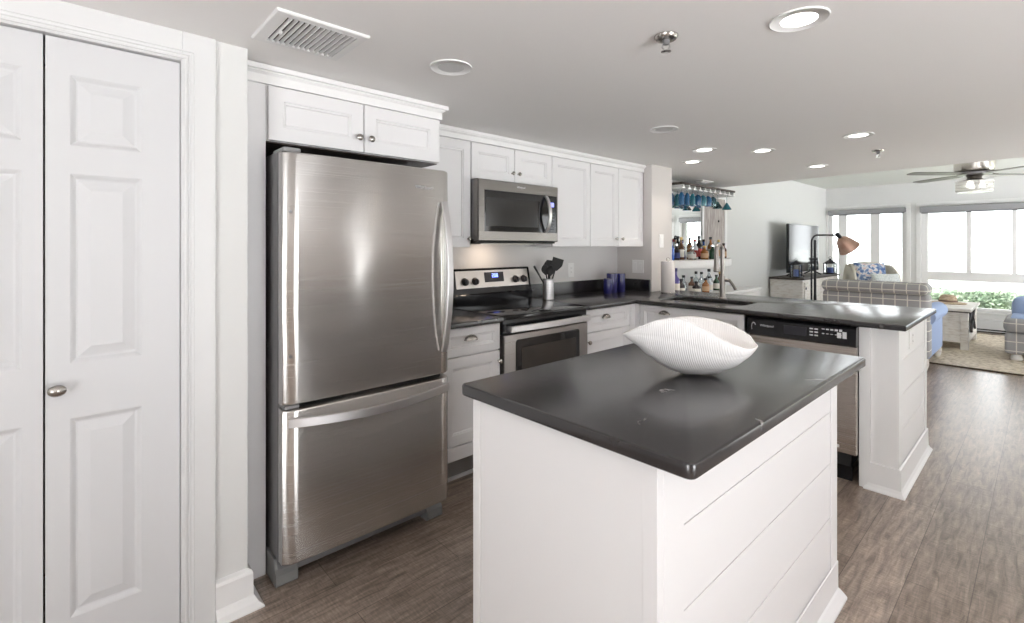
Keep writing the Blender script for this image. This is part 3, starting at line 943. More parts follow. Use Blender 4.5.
base_cab('white sink base cabinet of the peninsula, behind the white shell bowl', 1.27, 2.10,
         [('dr', 1.284, 2.045, .655, .880, ('cup', 1.840, .826)), ('do', 1.284, 1.664, .115, .649, ('k', 1.63, .58)), ('do', 1.666, 2.045, .115, .649, ('k', 1.70, .58))],
         (3.5, 1.68, 0), F_negX(PF), (PF, 3.90, 1.271, 2.10, .10, .66), (PF + .06, PF + .08, 1.271, 2.10, 0, .10))

# peninsula end: post, filler and panelled end
t = thing('peninsula_end_panel', 'white panelled end post of the peninsula with shiplap side', 'panel', (3.6, .6, 0))
MB().box(3.218, 3.30, .517, .6395, 0, .884, bev=.002).build('post', TRIM, t)
MB().box(3.208, 3.27, .640, .690, 0, .884, bev=.001).build('filler', TRIM, t)
m = MB(); m.box(3.30, 4.085, .530, .64, 0, .884)
m.build('core', TRIM, t)
m = MB()
zb = [.145, .330, .520, .705, .884]
for a, b in zip(zb[:-1], zb[1:]):
    m.box(3.302, 4.020, .519, .531, a + .0015, b - .0015, bev=.001)
m.box(4.022, 4.090, .515, .531, .145, .884, bev=.001)
m.build('shiplap', TRIM, t)
m = MB(); m.box(4.060, 4.09, .66, 2.30, 0, .884); m.build('back_panel', TRIM, t)
m = MB().sweep([(4.092, .660), (4.092, .517), (3.218, .517), (3.218, .6395), (3.290, .6395)][::-1], [(0, 0), (.028, 0), (.028, .006), (.017, .019), (.010, .034), (.008, .140), (0, .145)])
m.build('base_moulding', TRIM, t)

# dishwasher
t = thing('dishwasher', 'stainless dishwasher with a black control panel in the peninsula', 'dishwasher', (3.45, .98, 0))
MB().box(PF + .03, 3.75, .728, 1.266, .09, .875).build('tub', BLACKM, t)
F = F_negX(PF + .02)
d = MB(); d.box(PF - .010, PF + .02, .692, 1.258, .170, .762, bev=.004)
dd = d.build('door', steel('champagne_brushed_steel', (.60, .55, .51), .26), t)
m = MB()
prof = [(PF + .02, .766), (PF - .018, .766), (PF - .030, .772), (PF - .026, .860), (PF - .016, .872), (PF + .02, .872)]
m.rings([[(x, .690, z) for x, z in prof], [(x, 1.264, z) for x, z in prof]])
cp = m.build('control_panel', BLACK, t)
xx = PF - .0305
text_mesh('badge', 'Whirlpool', .019, PRINT, cp, (xx + .002, 1.186, .822), (0, -1, 0), (0, 0, 1), shear=.12)
m = MB()
for i in range(9):      # curved mark beside the maker name
    a = math.radians(35 + 22 * i)
    m.box(xx - .0005, xx + .003, 1.222 - .012 * math.cos(a) - .0012, 1.222 - .012 * math.cos(a) + .0012, .815 + .026 * math.sin(a) - .003, .815 + .026 * math.sin(a) + .003)
m.build('mark', PRINT, cp)
m = MB(); m.box(xx, xx + .006, .930, 1.050, .795, .845, bev=.002); m.build('grip_recess', mat('slate_grip', (.035, .034, .042), rough=.35), cp)
m = MB()
for y in (.905, .880):
    for z in (.842, .824, .806):
        m.box(xx - .0008, xx + .003, y - .009, y + .008, z - .0035, z + .0035)
for k in range(5):
    y = .846 - k * .021
    m.box(xx - .0008, xx + .003, y - .008, y + .006, .845 - .001 * k, .849 + .0012 * k)
    m.box(xx - .0008, xx + .003, y - .006, y + .005, .820, .8235)
m.box(xx - .0008, xx + .003, .758, .778, .806, .836); m.box(xx - .0008, xx + .003, .733, .752, .806, .842)
m.build('key_print', PRINT, cp)
MB().box(PF - .0115, PF - .009, .772, .800, .196, .212, bev=.001).build('energy_badge', PLATE, dd)
MB().box(PF + .06, PF + .08, .728, 1.266, .0, .165).build('toe_kick', BLACK, t)

# ------------------------------------------------------------------ countertops
def counter(name, label, poly, holes=(), splash=()):
    c = [sum(p[0] for p in poly) / len(poly), sum(p[1] for p in poly) / len(poly)]
    o = MB().prism(poly, .885, .914, holes, bev=.006, seg=2).build(name, STONE, None, smooth=25, loc=(c[0], c[1], .885))
    tag(o, label, 'countertop')
    for b in splash:
        MB().box(*b, bev=.002).build('backsplash', STONE, o)
    return o
counter('countertop', 'short black stone countertop between the refrigerator and the range', [(1.40, 2.058), (1.817, 2.058), (1.817, 2.697), (1.40, 2.697)], splash=[(1.40, 1.817, 2.675, 2.697, .9145, 1.018)])
SX0, SX1, SY0, SY1 = 3.30, 3.62, 1.375, 1.98
def rpoly(x0, x1, y0, y1, r, n=5):
    return [(p[0], p[2]) for p in rrect(x0, x1, y0, y1, r, 0, n)]
counter('countertop', 'long L-shaped black stone countertop carrying the sink, corner to peninsula end',
        [(2.581, 2.056), (3.130, 2.056), (3.130, .700), (3.102, .700), (3.102, .470), (4.100, .470), (4.100, 2.333), (3.795, 2.333), (3.795, 2.697), (2.581, 2.697)],
        holes=[rpoly(SX0, SX1, SY0, SY1, .03)], splash=[(2.60, 3.775, 2.675, 2.697, .9145, 1.018), (3.773, 3.795, 2.345, 2.697, .9145, 1.018)])
# sink
t = MB()
R = []
for ins, z in ((-.012, .884), (-.012, .8835), (.0, .882), (.004, .875), (.012, .72), (.03, .70), (.05, .697)):
    R.append([(x, y, z) for x, y in rpoly(SX0 + ins, SX1 - ins, SY0 + ins, SY1 - ins, .035)])
R2 = [[(x, y, z - .004) for x, y, z in r] for r in R[::-1]]
t.rings(R + [[(x, y, .692) for x, y in rpoly(SX0 - .0, SX1 + .0, SY0, SY1, .035)], [(x, y, .880) for x, y in rpoly(SX0 - .014, SX1 + .014, SY0 - .014, SY1 + .014, .035)]], True, True)
# open top: remove the first cap
bm = t.bm
top = [f for f in bm.faces if len(f.verts) > 8 and all(abs(v.co.z - .884) < 1e-4 for v in f.verts)]
bmesh.ops.delete(bm, geom=top, context='FACES_ONLY')
so = t.build('sink', STEEL2, None, smooth=40, loc=(3.46, 1.68, .69)); tag(so, 'undermount stainless sink set into the black peninsula counter', 'sink')
MB().lathe([(.001, .6975), (.03, .6985), (.035, .697), (.035, .695)], (3.46, 1.70, 0), 20).build('drain', CHROME, so, smooth=40)

# faucet
fx, fy = 3.70, 1.665
t = thing('kitchen_faucet', 'brushed nickel pull-down faucet behind the sink', 'faucet', (fx, fy, .914))
MB().lathe([(.030, 0), (.030, .006), (.024, .010), (.0215, .03), (.021, .16), (.017, .175)], (fx, fy, .9146), 20).build('base_column', mat('dark_brushed_nickel', (.30, .28, .26), rough=.3, metal=1.0), t, smooth=40)
sp = []
for i in range(25):
    a = PI * i / 24
    sp.append((fx - .024 + .024 * math.cos(a), fy + .012 - .012 * math.cos(a), 1.285 + .03 * math.sin(a)))
sp = [(fx, fy, 1.08), (fx, fy, 1.18)] + sp + [(fx - .048, fy + .024, 1.28)]
MB().tube(sp, .0155, 14).build('spout', mat('dark_brushed_nickel', (.30, .28, .26), rough=.3, metal=1.0), t, smooth=60)
MB().lathe([(.0125, .095), (.016, .08), (.0175, 0), (.021, -.05), (.0235, -.068), (.016, -.074)], (fx - .048, fy + .024, 1.190), 18).build('spray_head', mat('dark_brushed_nickel', (.30, .28, .26), rough=.3, metal=1.0), t, smooth=40)
hb = MB().tube([(fx, fy, 1.055), (fx + .01, fy - .045, 1.055)], .013, 12).build('handle_stem', mat('dark_brushed_nickel', (.30, .28, .26), rough=.3, metal=1.0), t, smooth=40)
MB().tube([(fx + .01, fy - .045, 1.06), (fx + .012, fy - .075, 1.02), (fx + .012, fy - .095, .985)], [.010, .010, .012], 12).build('lever', mat('dark_brushed_nickel', (.30, .28, .26), rough=.3, metal=1.0), hb, smooth=40)

# island
IX0, IX1, IY0, IY1 = .875, 2.118, .526, 1.122
t = thing('kitchen_island', 'white kitchen island base with grooved board side and flared base moulding', 'island', (1.5, .82, 0))
m = MB(); m.box(IX0 + .014, IX1 - .002, IY0 + .014, IY1, 0, .880); m.build('carcass', WHITE, t)
m = MB()
m.box(IX0, IX0 + .014, IY0 + .033, IY1 - .03, .146, .880, bev=.001); m.box(IX0 - .003, IX0 + .014, IY1 - .029, IY1 + .001, .0, .880, bev=.001)
m.box(IX0 - .003, IX0 + .02, IY0 - .003, IY0 + .032, .0, .880, bev=.0015)
m.build('end_panel', WHITE, t)
m = MB()
m.box(IX0 + .02, IX0 + .105, IY0 - .003, IY0 + .014, .0, .880, bev=.0015)
m.build('corner_stile', WHITE, t)
m = MB()
m.box(2.045, IX1, IY0 - .003, IY0 + .014, .0, .880, bev=.0015)
m.build('corner_stile', WHITE, t)
m = MB()
zb = [.147, .331, .527, .713, .880]
for a, b in zip(zb[:-1], zb[1:]):
    m.box(IX0 + .106, 2.0435, IY0, IY0 + .0145, (a + .0013 if a > .2 else .10), b - .0013, bev=.001)
m.build('shiplap', WHITE, t)
m = MB().sweep([(IX0 - .003, IY1), (IX0 - .003, IY0 - .003), (IX1, IY0 - .003), (IX1, IY1)], [(0, 0), (.026, 0), (.026, .008), (.018, .022), (.008, .038), (.003, .044), (.003, .142), (0, .145)])
m.build('base_moulding', WHITE, t)
o = MB().prism(rpoly(.845, 2.128, .434, 1.152, .018, 4), .881, .914, bev=.007, seg=3).build('countertop', STONE, None, smooth=25, loc=(1.5, .8, .881))
tag(o, 'large black veined stone slab on top of the white island', 'countertop')

# shell bowl -------------------------------------------------------
c47, s47 = math.cos(math.radians(YAW)), math.sin(math.radians(YAW))
bx, by = 1.435, .752
def bowl_pt(u, v, w):   # u along the long axis, v away from the camera, w up
    return (bx + u * s47 + v * c47, by - u * c47 + v * s47, .915 + w)
def lerp_tab(tab, s):
    for (a, va), (b, vb) in zip(tab[:-1], tab[1:]):
        if s <= b:
            k = (s - a) / (b - a); k = k * k * (3 - 2 * k) * .35 + k * .65
            return va + (vb - va) * k
    return tab[-1][1]
KEEL = [(-1, .124), (-.81, .0935), (-.62, .059), (-.443, .031), (-.266, .0115), (-.074, .001), (.147, .000), (.369, .004), (.59, .0216), (.767, .0466), (.914, .0705), (1, .088)]
NEAR = [(-1, .126), (-.8, .158), (-.62, .1786), (-.436, .190), (-.309, .191), (-.178, .183), (-.084, .170), (.094, .1495), (.267, .1284), (.47, .1086), (.646, .0945), (.80, .0885), (1, .0895)]
FAR = [(-1, .126), (-.7, .134), (-.3, .150), (.023, .1643), (.178, .1663), (.326, .1636), (.535, .1574), (.724, .1459), (.858, .1302), (.938, .1165), (1, .0905)]
def bowl_curve(s):
    e = max(0.0, 1 - abs(s) ** 2.2)
    wid = .105 * e ** .75
    return lerp_tab(KEEL, s), lerp_tab(NEAR, s), lerp_tab(FAR, s), wid
NS, NT = 420, 26
bm = bmesh.new()
grid_o, grid_i = [], []
for i in range(NS + 1):
    s = -1 + 2 * i / NS
    kz, nz, fz, wd = bowl_curve(s)
    u = .212 * s + .004
    rowo, rowi = [], []
    for j in range(2 * NT + 1):
        tt = -1 + j / NT                       # -1 near rim, 0 keel, 1 far rim
        a = abs(tt)
        vv = wd * math.sin(a * PI / 2) ** .9 * (1 if tt > 0 else -1)
        top = nz if tt < 0 else fz
        zz = kz + (top - kz) * (1 - math.cos(a * PI / 2)) ** .85
        rib = .0011 * math.sin(i * 2 * PI / 5) * min(1, a * 3) * (1 - abs(s) ** 6)
        line = -.0022 * math.exp(-((a - .70) / .018) ** 2)
        d = rib + line
        rowo.append(bm.verts.new(bowl_pt(u * (1 - .10 * (1 - a) * 0), vv + (d if tt > 0 else -d), zz)))
        th = .006 * min(1, (1 - abs(s)) * 12)
        vi = vv - th * math.copysign(min(1, a * 2), tt)
        rowi.append(bm.verts.new(bowl_pt(u * .985, vi + (rib * .6 if tt > 0 else -rib * .6), zz + th * (1 - a) + (-.0015 if a > .98 else 0))))
    grid_o.append(rowo); grid_i.append(rowi)
for i in range(NS):
    for j in range(2 * NT):
        bm.faces.new((grid_o[i][j], grid_o[i + 1][j], grid_o[i + 1][j + 1], grid_o[i][j + 1]))
        bm.faces.new((grid_i[i][j], grid_i[i][j + 1], grid_i[i + 1][j + 1], grid_i[i + 1][j]))
    for j in (0, 2 * NT):
        bm.faces.new((grid_o[i][j], grid_o[i + 1][j], grid_i[i + 1][j], grid_i[i][j]))
for i in (0, NS):
    for j in range(2 * NT):
        bm.faces.new((grid_o[i][j], grid_o[i][j + 1], grid_i[i][j + 1], grid_i[i][j]))
mb = MB(); mb.bm.free(); mb.bm = bm
o = mb.build('shell_bowl', SHELLM, None, smooth=True, loc=(bx, by, .915))
tag(o, 'white ribbed shell-shaped bowl with pointed tips standing on the island', 'bowl')

# ------------------------------------------------------------------ things on the counters
x, y = 2.665, 2.515
t = thing('utensil_crock', 'ribbed stainless utensil crock on the counter right of the range', 'crock', (x, y, .9145))
prof = [(.038, 0), (.042, .003)]
for i in range(8):
    z = .012 + i * .018
    prof += [(.042, z), (.0408, z + .004), (.042, z + .008)]
prof += [(.043, .154), (.041, .156), (.0385, .154), (.0385, .01)]
MB().lathe(prof, (x, y, .9145), 28).build('cup', STEELB, t, smooth=40)
def utensil(name, label, a, lean, L, head, tw=0.0):
    o_ = thing(name, label, 'utensil', (x, y, .93), 'black kitchen utensils in the crock')
    ca, sa = math.cos(a), math.sin(a)
    b0 = Vector((x - ca * .012, y - sa * .012, .930)); d = Vector((ca * math.sin(lean), sa * math.sin(lean), math.cos(lean)))
    MB().tube([b0, b0 + d * (L * .5), b0 + d * L], [.0048, .0055, .005], 8).build('handle', BLACKM, o_, smooth=40)
    side = Vector((-s47 * math.cos(tw) * -1, -c47 * math.cos(tw), 0)).normalized()
    side = (side - d * side.dot(d)).normalized(); nn = d.cross(side)
    m = MB(); e = b0 + d * (L - .004)
    rings = []
    if head == 'spoon':
        for k in range(11):
            q = k / 10; w = .030 * math.sin(PI * min(.97, max(.06, q))) ** .7
            cen = e + d * (.080 * q) + nn * (.010 * math.sin(PI * q))
            rings.append([tuple(cen + side * (w * math.cos(b * PI / 6)) + nn * (.004 * math.sin(b * PI / 6))) for b in range(12)])
    else:
        for k in range(9):
            q = k / 8; w = {'turner': .014 + .028 * min(1, q * 2.2), 'spatula': .012 + .016 * min(1, q * 3)}[head]
            cen = e + d * (.095 * q) + nn * (.012 * q * q)
            rings.append([tuple(cen + side * w * sx + nn * .0025 * sn) for sx, sn in ((-1, -1), (1, -1), (1, 1), (-1, 1))])
    m.rings(rings)
    m.build('head', BLACKM, o_, smooth=40)
    return o_
vd = math.atan2(-c47, s47)      # picture-right direction on the floor plan
utensil('slotted_turner', 'black turner leaning to the right in the steel crock', vd, .30, .215, 'turner')
utensil('serving_spoon', 'black serving spoon leaning left in the steel crock', vd + PI, .16, .175, 'spoon')
utensil('mixing_spoon', 'upright black spoon in the middle of the steel crock', vd + 2.2, .06, .205, 'spoon')
utensil('spatula', 'black spatula behind the spoons in the steel crock', vd + .9, .14, .190, 'spatula')
utensil('ladle', 'black ladle leaning slightly right in the steel crock', vd - .5, .15, .165, 'spoon')
# long handled spoon rest leaning by the backguard
o_ = thing('kitchen_tongs', 'dark tongs leaning far left out of the steel crock over the range', 'utensil', (x, y, .93))
b0 = Vector((x + .022, y - .012, .93)); e1 = Vector((x - .098, y + .052, 1.165))
for k in (-1, 1):
    MB().tube([b0, b0.lerp(e1, .5) + Vector((.006 * k, .006 * k, 0)), e1 + Vector((.010 * k, .010 * k, 0))], [.004, .005, .008], 8).build('arm', BLACKM, o_, smooth=40)

def canister(x, y, r, h, label):
    t = thing('canister', label, 'canister', (x, y, .9145), 'cobalt blue canisters in the corner')
    MB().lathe([(r * .96, 0), (r, .004), (r, h - .004), (r * .98, h), (r * .90, h), (r * .90, h - .03)], (x, y, .9145), 28).build('jar', BLUE, t, smooth=40)
    MB().lathe([(r * .895, h - .012), (r * .895, h - .003), (r * .6, h - .0015), (.004, h - .002)], (x, y, .9145), 24).build('lid', mat('pale_pink_lid', (.72, .62, .62), rough=.5), t, smooth=40)
canister(3.37, 2.490, .038, .125, 'shortest cobalt blue canister, at the left front of the three')
canister(3.47, 2.520, .047, .163, 'widest cobalt blue canister, in the middle of the three')
canister(3.58, 2.505, .036, .160, 'slim tall cobalt blue canister nearest the return wall')

x, y = 3.775, 2.165
t = thing('paper_towel_holder', 'metal paper towel holder on the counter beside the column', 'holder', (x, y, .9145))
MB().cyl((x, y, .9145), .062, .008, 28, bev=.002).build('base', NICKEL, t, smooth=40)
MB().tube([(x, y, .92), (x, y, 1.19)], .006, 10).build('rod', NICKEL, t)
ring = [(x + .014 * math.cos(i * PI / 10) * s47, y - .014 * math.cos(i * PI / 10) * c47, 1.200 + .014 * math.sin(i * PI / 10)) for i in range(21)]
MB().tube(ring, .003, 8).build('finial', NICKEL, t)
m = MB().lathe([(.018, .0), (.055, 0), (.056, .004), (.056, .258), (.055, .262), (.018, .262)], (x, y, .923), 36)
bm = m.bm
o = m.build('paper_towel_roll', PAPER, None, smooth=40, loc=(x, y, .923)); tag(o, 'white paper towel roll standing on its holder beside the column', 'paper towel')

# plates on the walls
def plate(name, label, cat, P0, nrm, w, h, rockers, outlet=False):
    """P0 centre on wall, nrm outward unit (x,y)"""
    n = Vector((nrm[0], nrm[1], 0)); u = Vector((-n.y, n.x, 0)); c = Vector(P0)
    T = lambda a, b, z: tuple(c + u * a + n * b + Vector((0, 0, z)))
    t = thing(name, label, cat, P0)
    MB().box(-w / 2, w / 2, .0004, .006, -h / 2, h / 2, bev=.002).map(T).build('cover_plate', PLATE, t)
    for r in rockers:
        q = MB().box(r - .016, r + .016, .005, .0085, -.033, .033, bev=.0015).map(T).build('outlet_face' if outlet else 'rocker', PLATE, t)
        if outlet:
            s = MB()
            for zz in (.017, -.017):
                s.box(r - .007, r - .005, .008, .0089, zz - .004, zz + .005); s.box(r + .005, r + .007, .008, .0089, zz - .004, zz + .004)
            s.map(T).build('slots', BLACKM, q)
    return t
plate('wall_outlet', 'white wall outlet on the backsplash right of the utensil crock', 'outlet', (3.135, YK, 1.112), (0, -1), .075, .118, [0], True)
plate('light_switch', 'white double light switch on the return wall above the blue canisters', 'switch', (3.80, 2.475, 1.130), (-1, 0), .118, .118, [-.027, .027])
plate('light_switch', 'white single light switch on the column above the paper towels', 'switch', (3.955, 2.338, 1.360), (0, -1), .072, .120, [0])
plate('wall_outlet', 'white outlet high on the end of the peninsula, under the counter', 'outlet', (3.572, .519, .788), (0, -1), .150, .110, [0], True)

# ------------------------------------------------------------------ ceiling fixtures
def recessed(label, x, y, on, first=[]):
    t = thing('recessed_light', label, 'ceiling light', (x, y, ZC), 'recessed ceiling lights')
    MB().lathe([(.052, -.0032), (.0535, -.0042), (.080, -.0036), (.082, -.0058), (.0845, -.005), (.085, -.0002), (.052, -.0002)], (x, y, ZC), 36, cap=False).build('trim_ring', TRIM, t, smooth=50)
    MB().lathe([(.001, -.0035), (.052, -.0035), (.052, -.0005), (.001, -.0005)], (x, y, ZC), 32).build('lens', LENS_ON if on else LENS_OFF, t)
    if on:
        l = bpy.data.lights.new('lamp_light', 'AREA')
        l.shape = 'DISK'; l.size = .10; l.energy = LAMP_W; l.color = LAMP_COL; l.spread = math.radians(110)
        lo_ = bpy.data.objects.new('lamp_light', l); COL.objects.link(lo_)
        lo_.parent = t; lo_.location = (0, 0, -.012)
    return t
LENS_ON.cycles.emission_sampling = 'NONE'
recessed('large lit recessed light nearest the camera, above the island', 1.714, .527, True)
recessed('unlit recessed light near the vent, above the refrigerator', 1.14, 1.612, False)
recessed('unlit recessed light above the counter between range and column', 2.712, 1.582, False)
recessed('lit recessed light above the corner of the counter, left of the column top', 3.514, 1.717, True)
recessed('lit recessed light closest to the column', 3.938, 2.03, True)
recessed('lit recessed light above the sink end of the peninsula', 3.867, 1.436, True)
recessed('lit recessed light above the free end of the peninsula', 3.79, .817, True)
recessed('lit recessed light farthest away, near the edge of the low ceiling', 4.985, 1.383, True)
recessed('added recessed fill light, unseen, to the right of the island', 1.70, -.90, True)  # this and the next two are extra off-frame lamps added for fill
recessed('added recessed fill light, unseen, behind the camera', -.30, .40, True)
recessed('added recessed fill light, unseen, by the opening in the back wall', -.60, -1.30, True)

def sprinkler(x, y, label):
    t = thing('fire_sprinkler', label, 'sprinkler', (x, y, ZC), 'fire sprinkler heads')
    MB().lathe([(.001, 0), (.040, 0), (.040, -.004), (.034, -.012), (.018, -.014), (.001, -.014)], (x, y, ZC - .0003), 28).build('escutcheon', NICKEL, t, smooth=40)
    MB().lathe([(.012, -.013), (.012, -.026), (.008, -.030), (.001, -.030)], (x, y, ZC), 16).build('body', GREYM, t, smooth=40)
    m = MB()
    for k in (-1, 1):
        m.tube([(x + .010 * k * s47, y - .010 * k * c47, ZC - .026), (x + .013 * k * s47, y - .013 * k * c47, ZC - .038), (x + .003 * k * s47, y - .003 * k * c47, ZC - .052)], .0028, 8)
    m.build('frame_arms', CHROME, t, smooth=40)
    MB().lathe([(.001, -.050), (.016, -.051), (.017, -.054), (.001, -.055)], (x, y, ZC), 18).build('deflector', CHROME, t)
sprinkler(1.516, .877, 'chrome fire sprinkler on the ceiling above the island')
sprinkler(4.49, .846, 'chrome fire sprinkler on the ceiling near the living room')

VX0, VX1, VY0, VY1 = .466, .766, 1.558, 1.838
t = thing('ceiling_vent', 'white louvred air vent in the ceiling in front of the refrigerator', 'vent', ((VX0 + VX1) / 2, 1.70, ZC))
gx0, gx1, gy0, gy1 = .506, .734, 1.588, 1.812
def vr(a, b, c_, d_, z): return [(a, c_, z), (b, c_, z), (b, d_, z), (a, d_, z)]
MB().rings([vr(VX0, VX1, VY0, VY1, ZC - .0004), vr(VX0, VX1, VY0, VY1, ZC - .006), vr(VX0 + .004, VX1 - .004, VY0 + .004, VY1 - .004, ZC - .010), vr(gx0, gx1, gy0, gy1, ZC - .010), vr(gx0, gx1, gy0, gy1, ZC - .0004)], False, False).build('frame', TRIM, t)
MB().box(gx0 - .002, gx1 + .002, gy0 - .002, gy1 + .002, ZC - .0015, ZC - .0005).build('duct', DARKV, t)
m = MB()
for i in range(13):
    x = gx0 + .008 + i * (gx1 - gx0 - .012) / 12.6
    m.rings([[(x + .0045, yy, ZC - .0125), (x + .0065, yy, ZC - .0125), (x + .003, yy, ZC - .0018), (x + .001, yy, ZC - .0018)] for yy in (gy0, gy1)])
m.build('louvres', TRIM, t)
MB().box(gx0 + .012, gx0 + .018, 1.695, 1.712, ZC - .020, ZC - .010, bev=.002).build('damper_lever', TRIM, t)
t = thing('ceiling_register', 'thin white air register in the ceiling above the bar', 'vent', (5.21, 2.549, ZC))
MB().box(5.08, 5.34, 2.50, 2.60, ZC - .010, ZC - .0004, bev=.004).build('frame', TRIM, t)
m = MB()
for i in range(6): m.box(5.10, 5.32, 2.512 + i * .014, 2.516 + i * .014, ZC - .014, ZC - .009)
m.build('louvres', TRIM, t)
# ------------------------------------------------------------------ the bar
t = thing('bar_mirror', 'white-framed wall mirror above the bar reflecting the windows', 'mirror', (5.2, YB, 1.16))
m = MB()
for b in ((4.66, 4.71, 1.17, 1.897), (5.51, 5.555, 1.17, 1.897), (4.71, 5.51, 1.17, 1.20), (4.71, 5.51, 1.865, 1.897)):
    m.box(b[0], b[1], YB - .035, YB - .001, b[2], b[3], bev=.003)
m.build('frame', TRIM, t)
MB().box(4.70, 5.52, YB - .022, YB - .012, 1.19, 1.88).build('mirror_glass', MIRROR, t)
t = thing('plank_panel', 'weathered grey plank panel with a white edge on the bar wall', 'panel', (5.85, YB, 1.16))
m = MB()
for i in range(3):
    m.box(5.558 + i * .182, 5.738 + i * .182, YB - .030, YB - .002, 1.17, 1.897, bev=.002)
m.build('planks', BARN, t)
MB().box(6.106, 6.165, YB - .036, YB - .001, 1.17, 1.897, bev=.003).build('edge_strip', TRIM, t)
m = MB()
for zz in (1.36, 1.62):
    m.lathe([(.001, 0), (.012, .002), (.013, .010), (.001, .014)], (5.92, YB - .046, zz), 14, 'y')
m.build('hooks', IRON, t)

t = thing('stemware_rack', 'wooden stemware rack shelf with white rails under the ceiling of the bar', 'rack', (5.2, 2.62, 1.92))
MB().box(4.58, 5.83, 2.47, YB - .001, 1.944, 1.966, bev=.003).build('shelf', DARKWOOD, t)
for i in range(11):
    x = 4.635 + i * .118
    m = MB()
    m.rings([[(x - .008, y, 1.944), (x + .008, y, 1.944), (x + .010, y, 1.922), (x + .036, y, 1.908), (x + .036, y, 1.902), (x - .036, y, 1.902), (x - .036, y, 1.908), (x - .010, y, 1.922)] for y in (2.48, YB - .04)])
    m.build('rail', TRIM, t)
GB = mat('blue_tinted_stemware', (0.02, 0.10, 0.22), rough=.05, coat=.5)
GT = thin_glass('teal_stemware', (0.25, 0.50, 0.56), .25)
GC = thin_glass('clear_stemware', (0.86, 0.92, 0.93), .3)
GS = mat('teal_solid_stemware', (0.03, 0.17, 0.22), rough=.06, coat=.4)
STEM = [(.034, 0), (.034, -.003), (.006, -.008), (.0045, -.02)]
BOWLS = {'flute': [(.010, -.09), (.026, -.115), (.029, -.15), (.026, -.215), (.0245, -.215), (.026, -.15), (.006, -.095)],
         'wine': [(.012, -.09), (.036, -.115), (.042, -.145), (.034, -.205), (.0325, -.205), (.040, -.145), (.006, -.094)],
         'martini': [(.008, -.088), (.055, -.165), (.0535, -.166), (.004, -.092)]}
def stem_glass(x, y, kind, mt, label):
    t = thing('stemware_glass', label, 'glass', (x, y, 1.906), 'glasses hanging upside down over the bar')
    dz = 0 if kind == 'martini' else .050      # stem length differs
    MB().lathe([(r, h) for r, h in STEM] + [(.0045, -.088 + dz)], (x, y, 1.912), 16).build('stem', GC, t, smooth=40)
    MB().lathe([(r, h + dz) for r, h in BOWLS[kind]], (x, y, 1.912), 20).build('bowl', mt, t, smooth=40)
xs = [4.694 + i * .118 for i in range(10)]
ordn = ['first', 'second', 'third', 'fourth', 'fifth', 'sixth', 'seventh', 'eighth', 'ninth', 'tenth']
kinds = [('flute', GB, 'deep blue flute'), ('flute', GB, 'deep blue flute'), ('flute', GS, 'teal flute'), ('wine', GB, 'blue wine glass'), ('wine', GS, 'teal wine glass'),
         ('wine', GB, 'blue wine glass'), ('wine', GT, 'see-through teal wine glass'), ('martini', GT, 'see-through martini glass'), ('wine', GT, 'see-through teal wine glass'), ('martini', GS, 'solid teal martini glass')]
for i, (x, (k, mt_, nm)) in enumerate(zip(xs, kinds)):
    if i == 8: continue
    stem_glass(x, 2.54, k, mt_, nm + ' hanging %s from the left, front row of the bar rack' % ordn[i if i < 8 else 8])
for i, x in enumerate(xs[:6]):
    k, mt_, nm = kinds[(i + 1) % 6]
    stem_glass(x, 2.65, k, mt_, nm + ' hanging %s from the left, back row of the bar rack' % ordn[i])

# curved white shelf and the cabinet under it
arc = []
for i in range(17):
    s = i / 16
    arc.append((4.36 + 1.62 * s, 2.60 - .20 * math.sin(PI * s) ** .7))
poly = [(5.98, YB - .002), (4.36, YB - .002)] + arc
o = MB().prism(poly, 1.085, 1.168, bev=.006, seg=2).build('bar_shelf', TRIM, None, smooth=30, loc=(5.2, 2.62, 1.085))
tag(o, 'thick white wall shelf with a curved front, full of liquor bottles', 'shelf')
t = thing('bar_cabinet', 'low white bar cabinet under the curved shelf, topped with bottles', 'cabinet', (5.1, 2.48, 0))
MB().box(4.25, 6.0, 2.27, YB - .018, 0.08, .80).build('carcass', TRIM, t)
MB().box(4.27, 5.98, 2.33, YB - .018, 0.0, .08).build('toe_kick', TOE, t)
MB().box(4.23, 6.02, 2.24, YB - .018, .80, .83, bev=.005).build('worktop', mat('white_counter', (.8, .8, .8), rough=.25), t)
for i in range(4):
    d = shaker(4.26 + i * .435, 4.26 + (i + 1) * .435, .10, .785, F=F_negY(2.27)).build('door', TRIM, t)
    knob(MB(), 4.26 + i * .435 + (.39 if i % 2 == 0 else .045), .70, .02, F_negY(2.27)).build('knob', NICKEL, d, smooth=40)

def gl(n, c, r=.08, t_=0): return mat(n, c, rough=r, coat=.3)
BC = {'amber': gl('amber_bottle', (.30, .12, .035)), 'green': gl('dark_green_bottle', (.02, .06, .03)), 'blue': gl('blue_bottle', (.03, .10, .42)),
      'clear': thin_glass('clear_bottle', (.83, .88, .90), .3), 'dark': gl('dark_bottle', (.025, .018, .02)), 'frost': mat('frosted_bottle', (.66, .71, .74), rough=.35),
      'purple': gl('purple_bottle', (.10, .08, .30)), 'brown': gl('brown_bottle', (.12, .055, .03))}
CC = {'black': BLACKM, 'gold': mat('gold_cap', (.5, .36, .14), rough=.3, metal=.8), 'white': PLATE, 'blue': BLUE, 'red': mat('red_cap', (.35, .04, .04), rough=.4), 'silver': CHROME}
LC = {'white': mat('cream_label', (.72, .69, .62), rough=.7), 'red': mat('red_label', (.42, .07, .06), rough=.7), 'tan': mat('tan_label', (.55, .36, .22), rough=.7), 'navy': mat('navy_label', (.04, .06, .20), rough=.6), None: None}
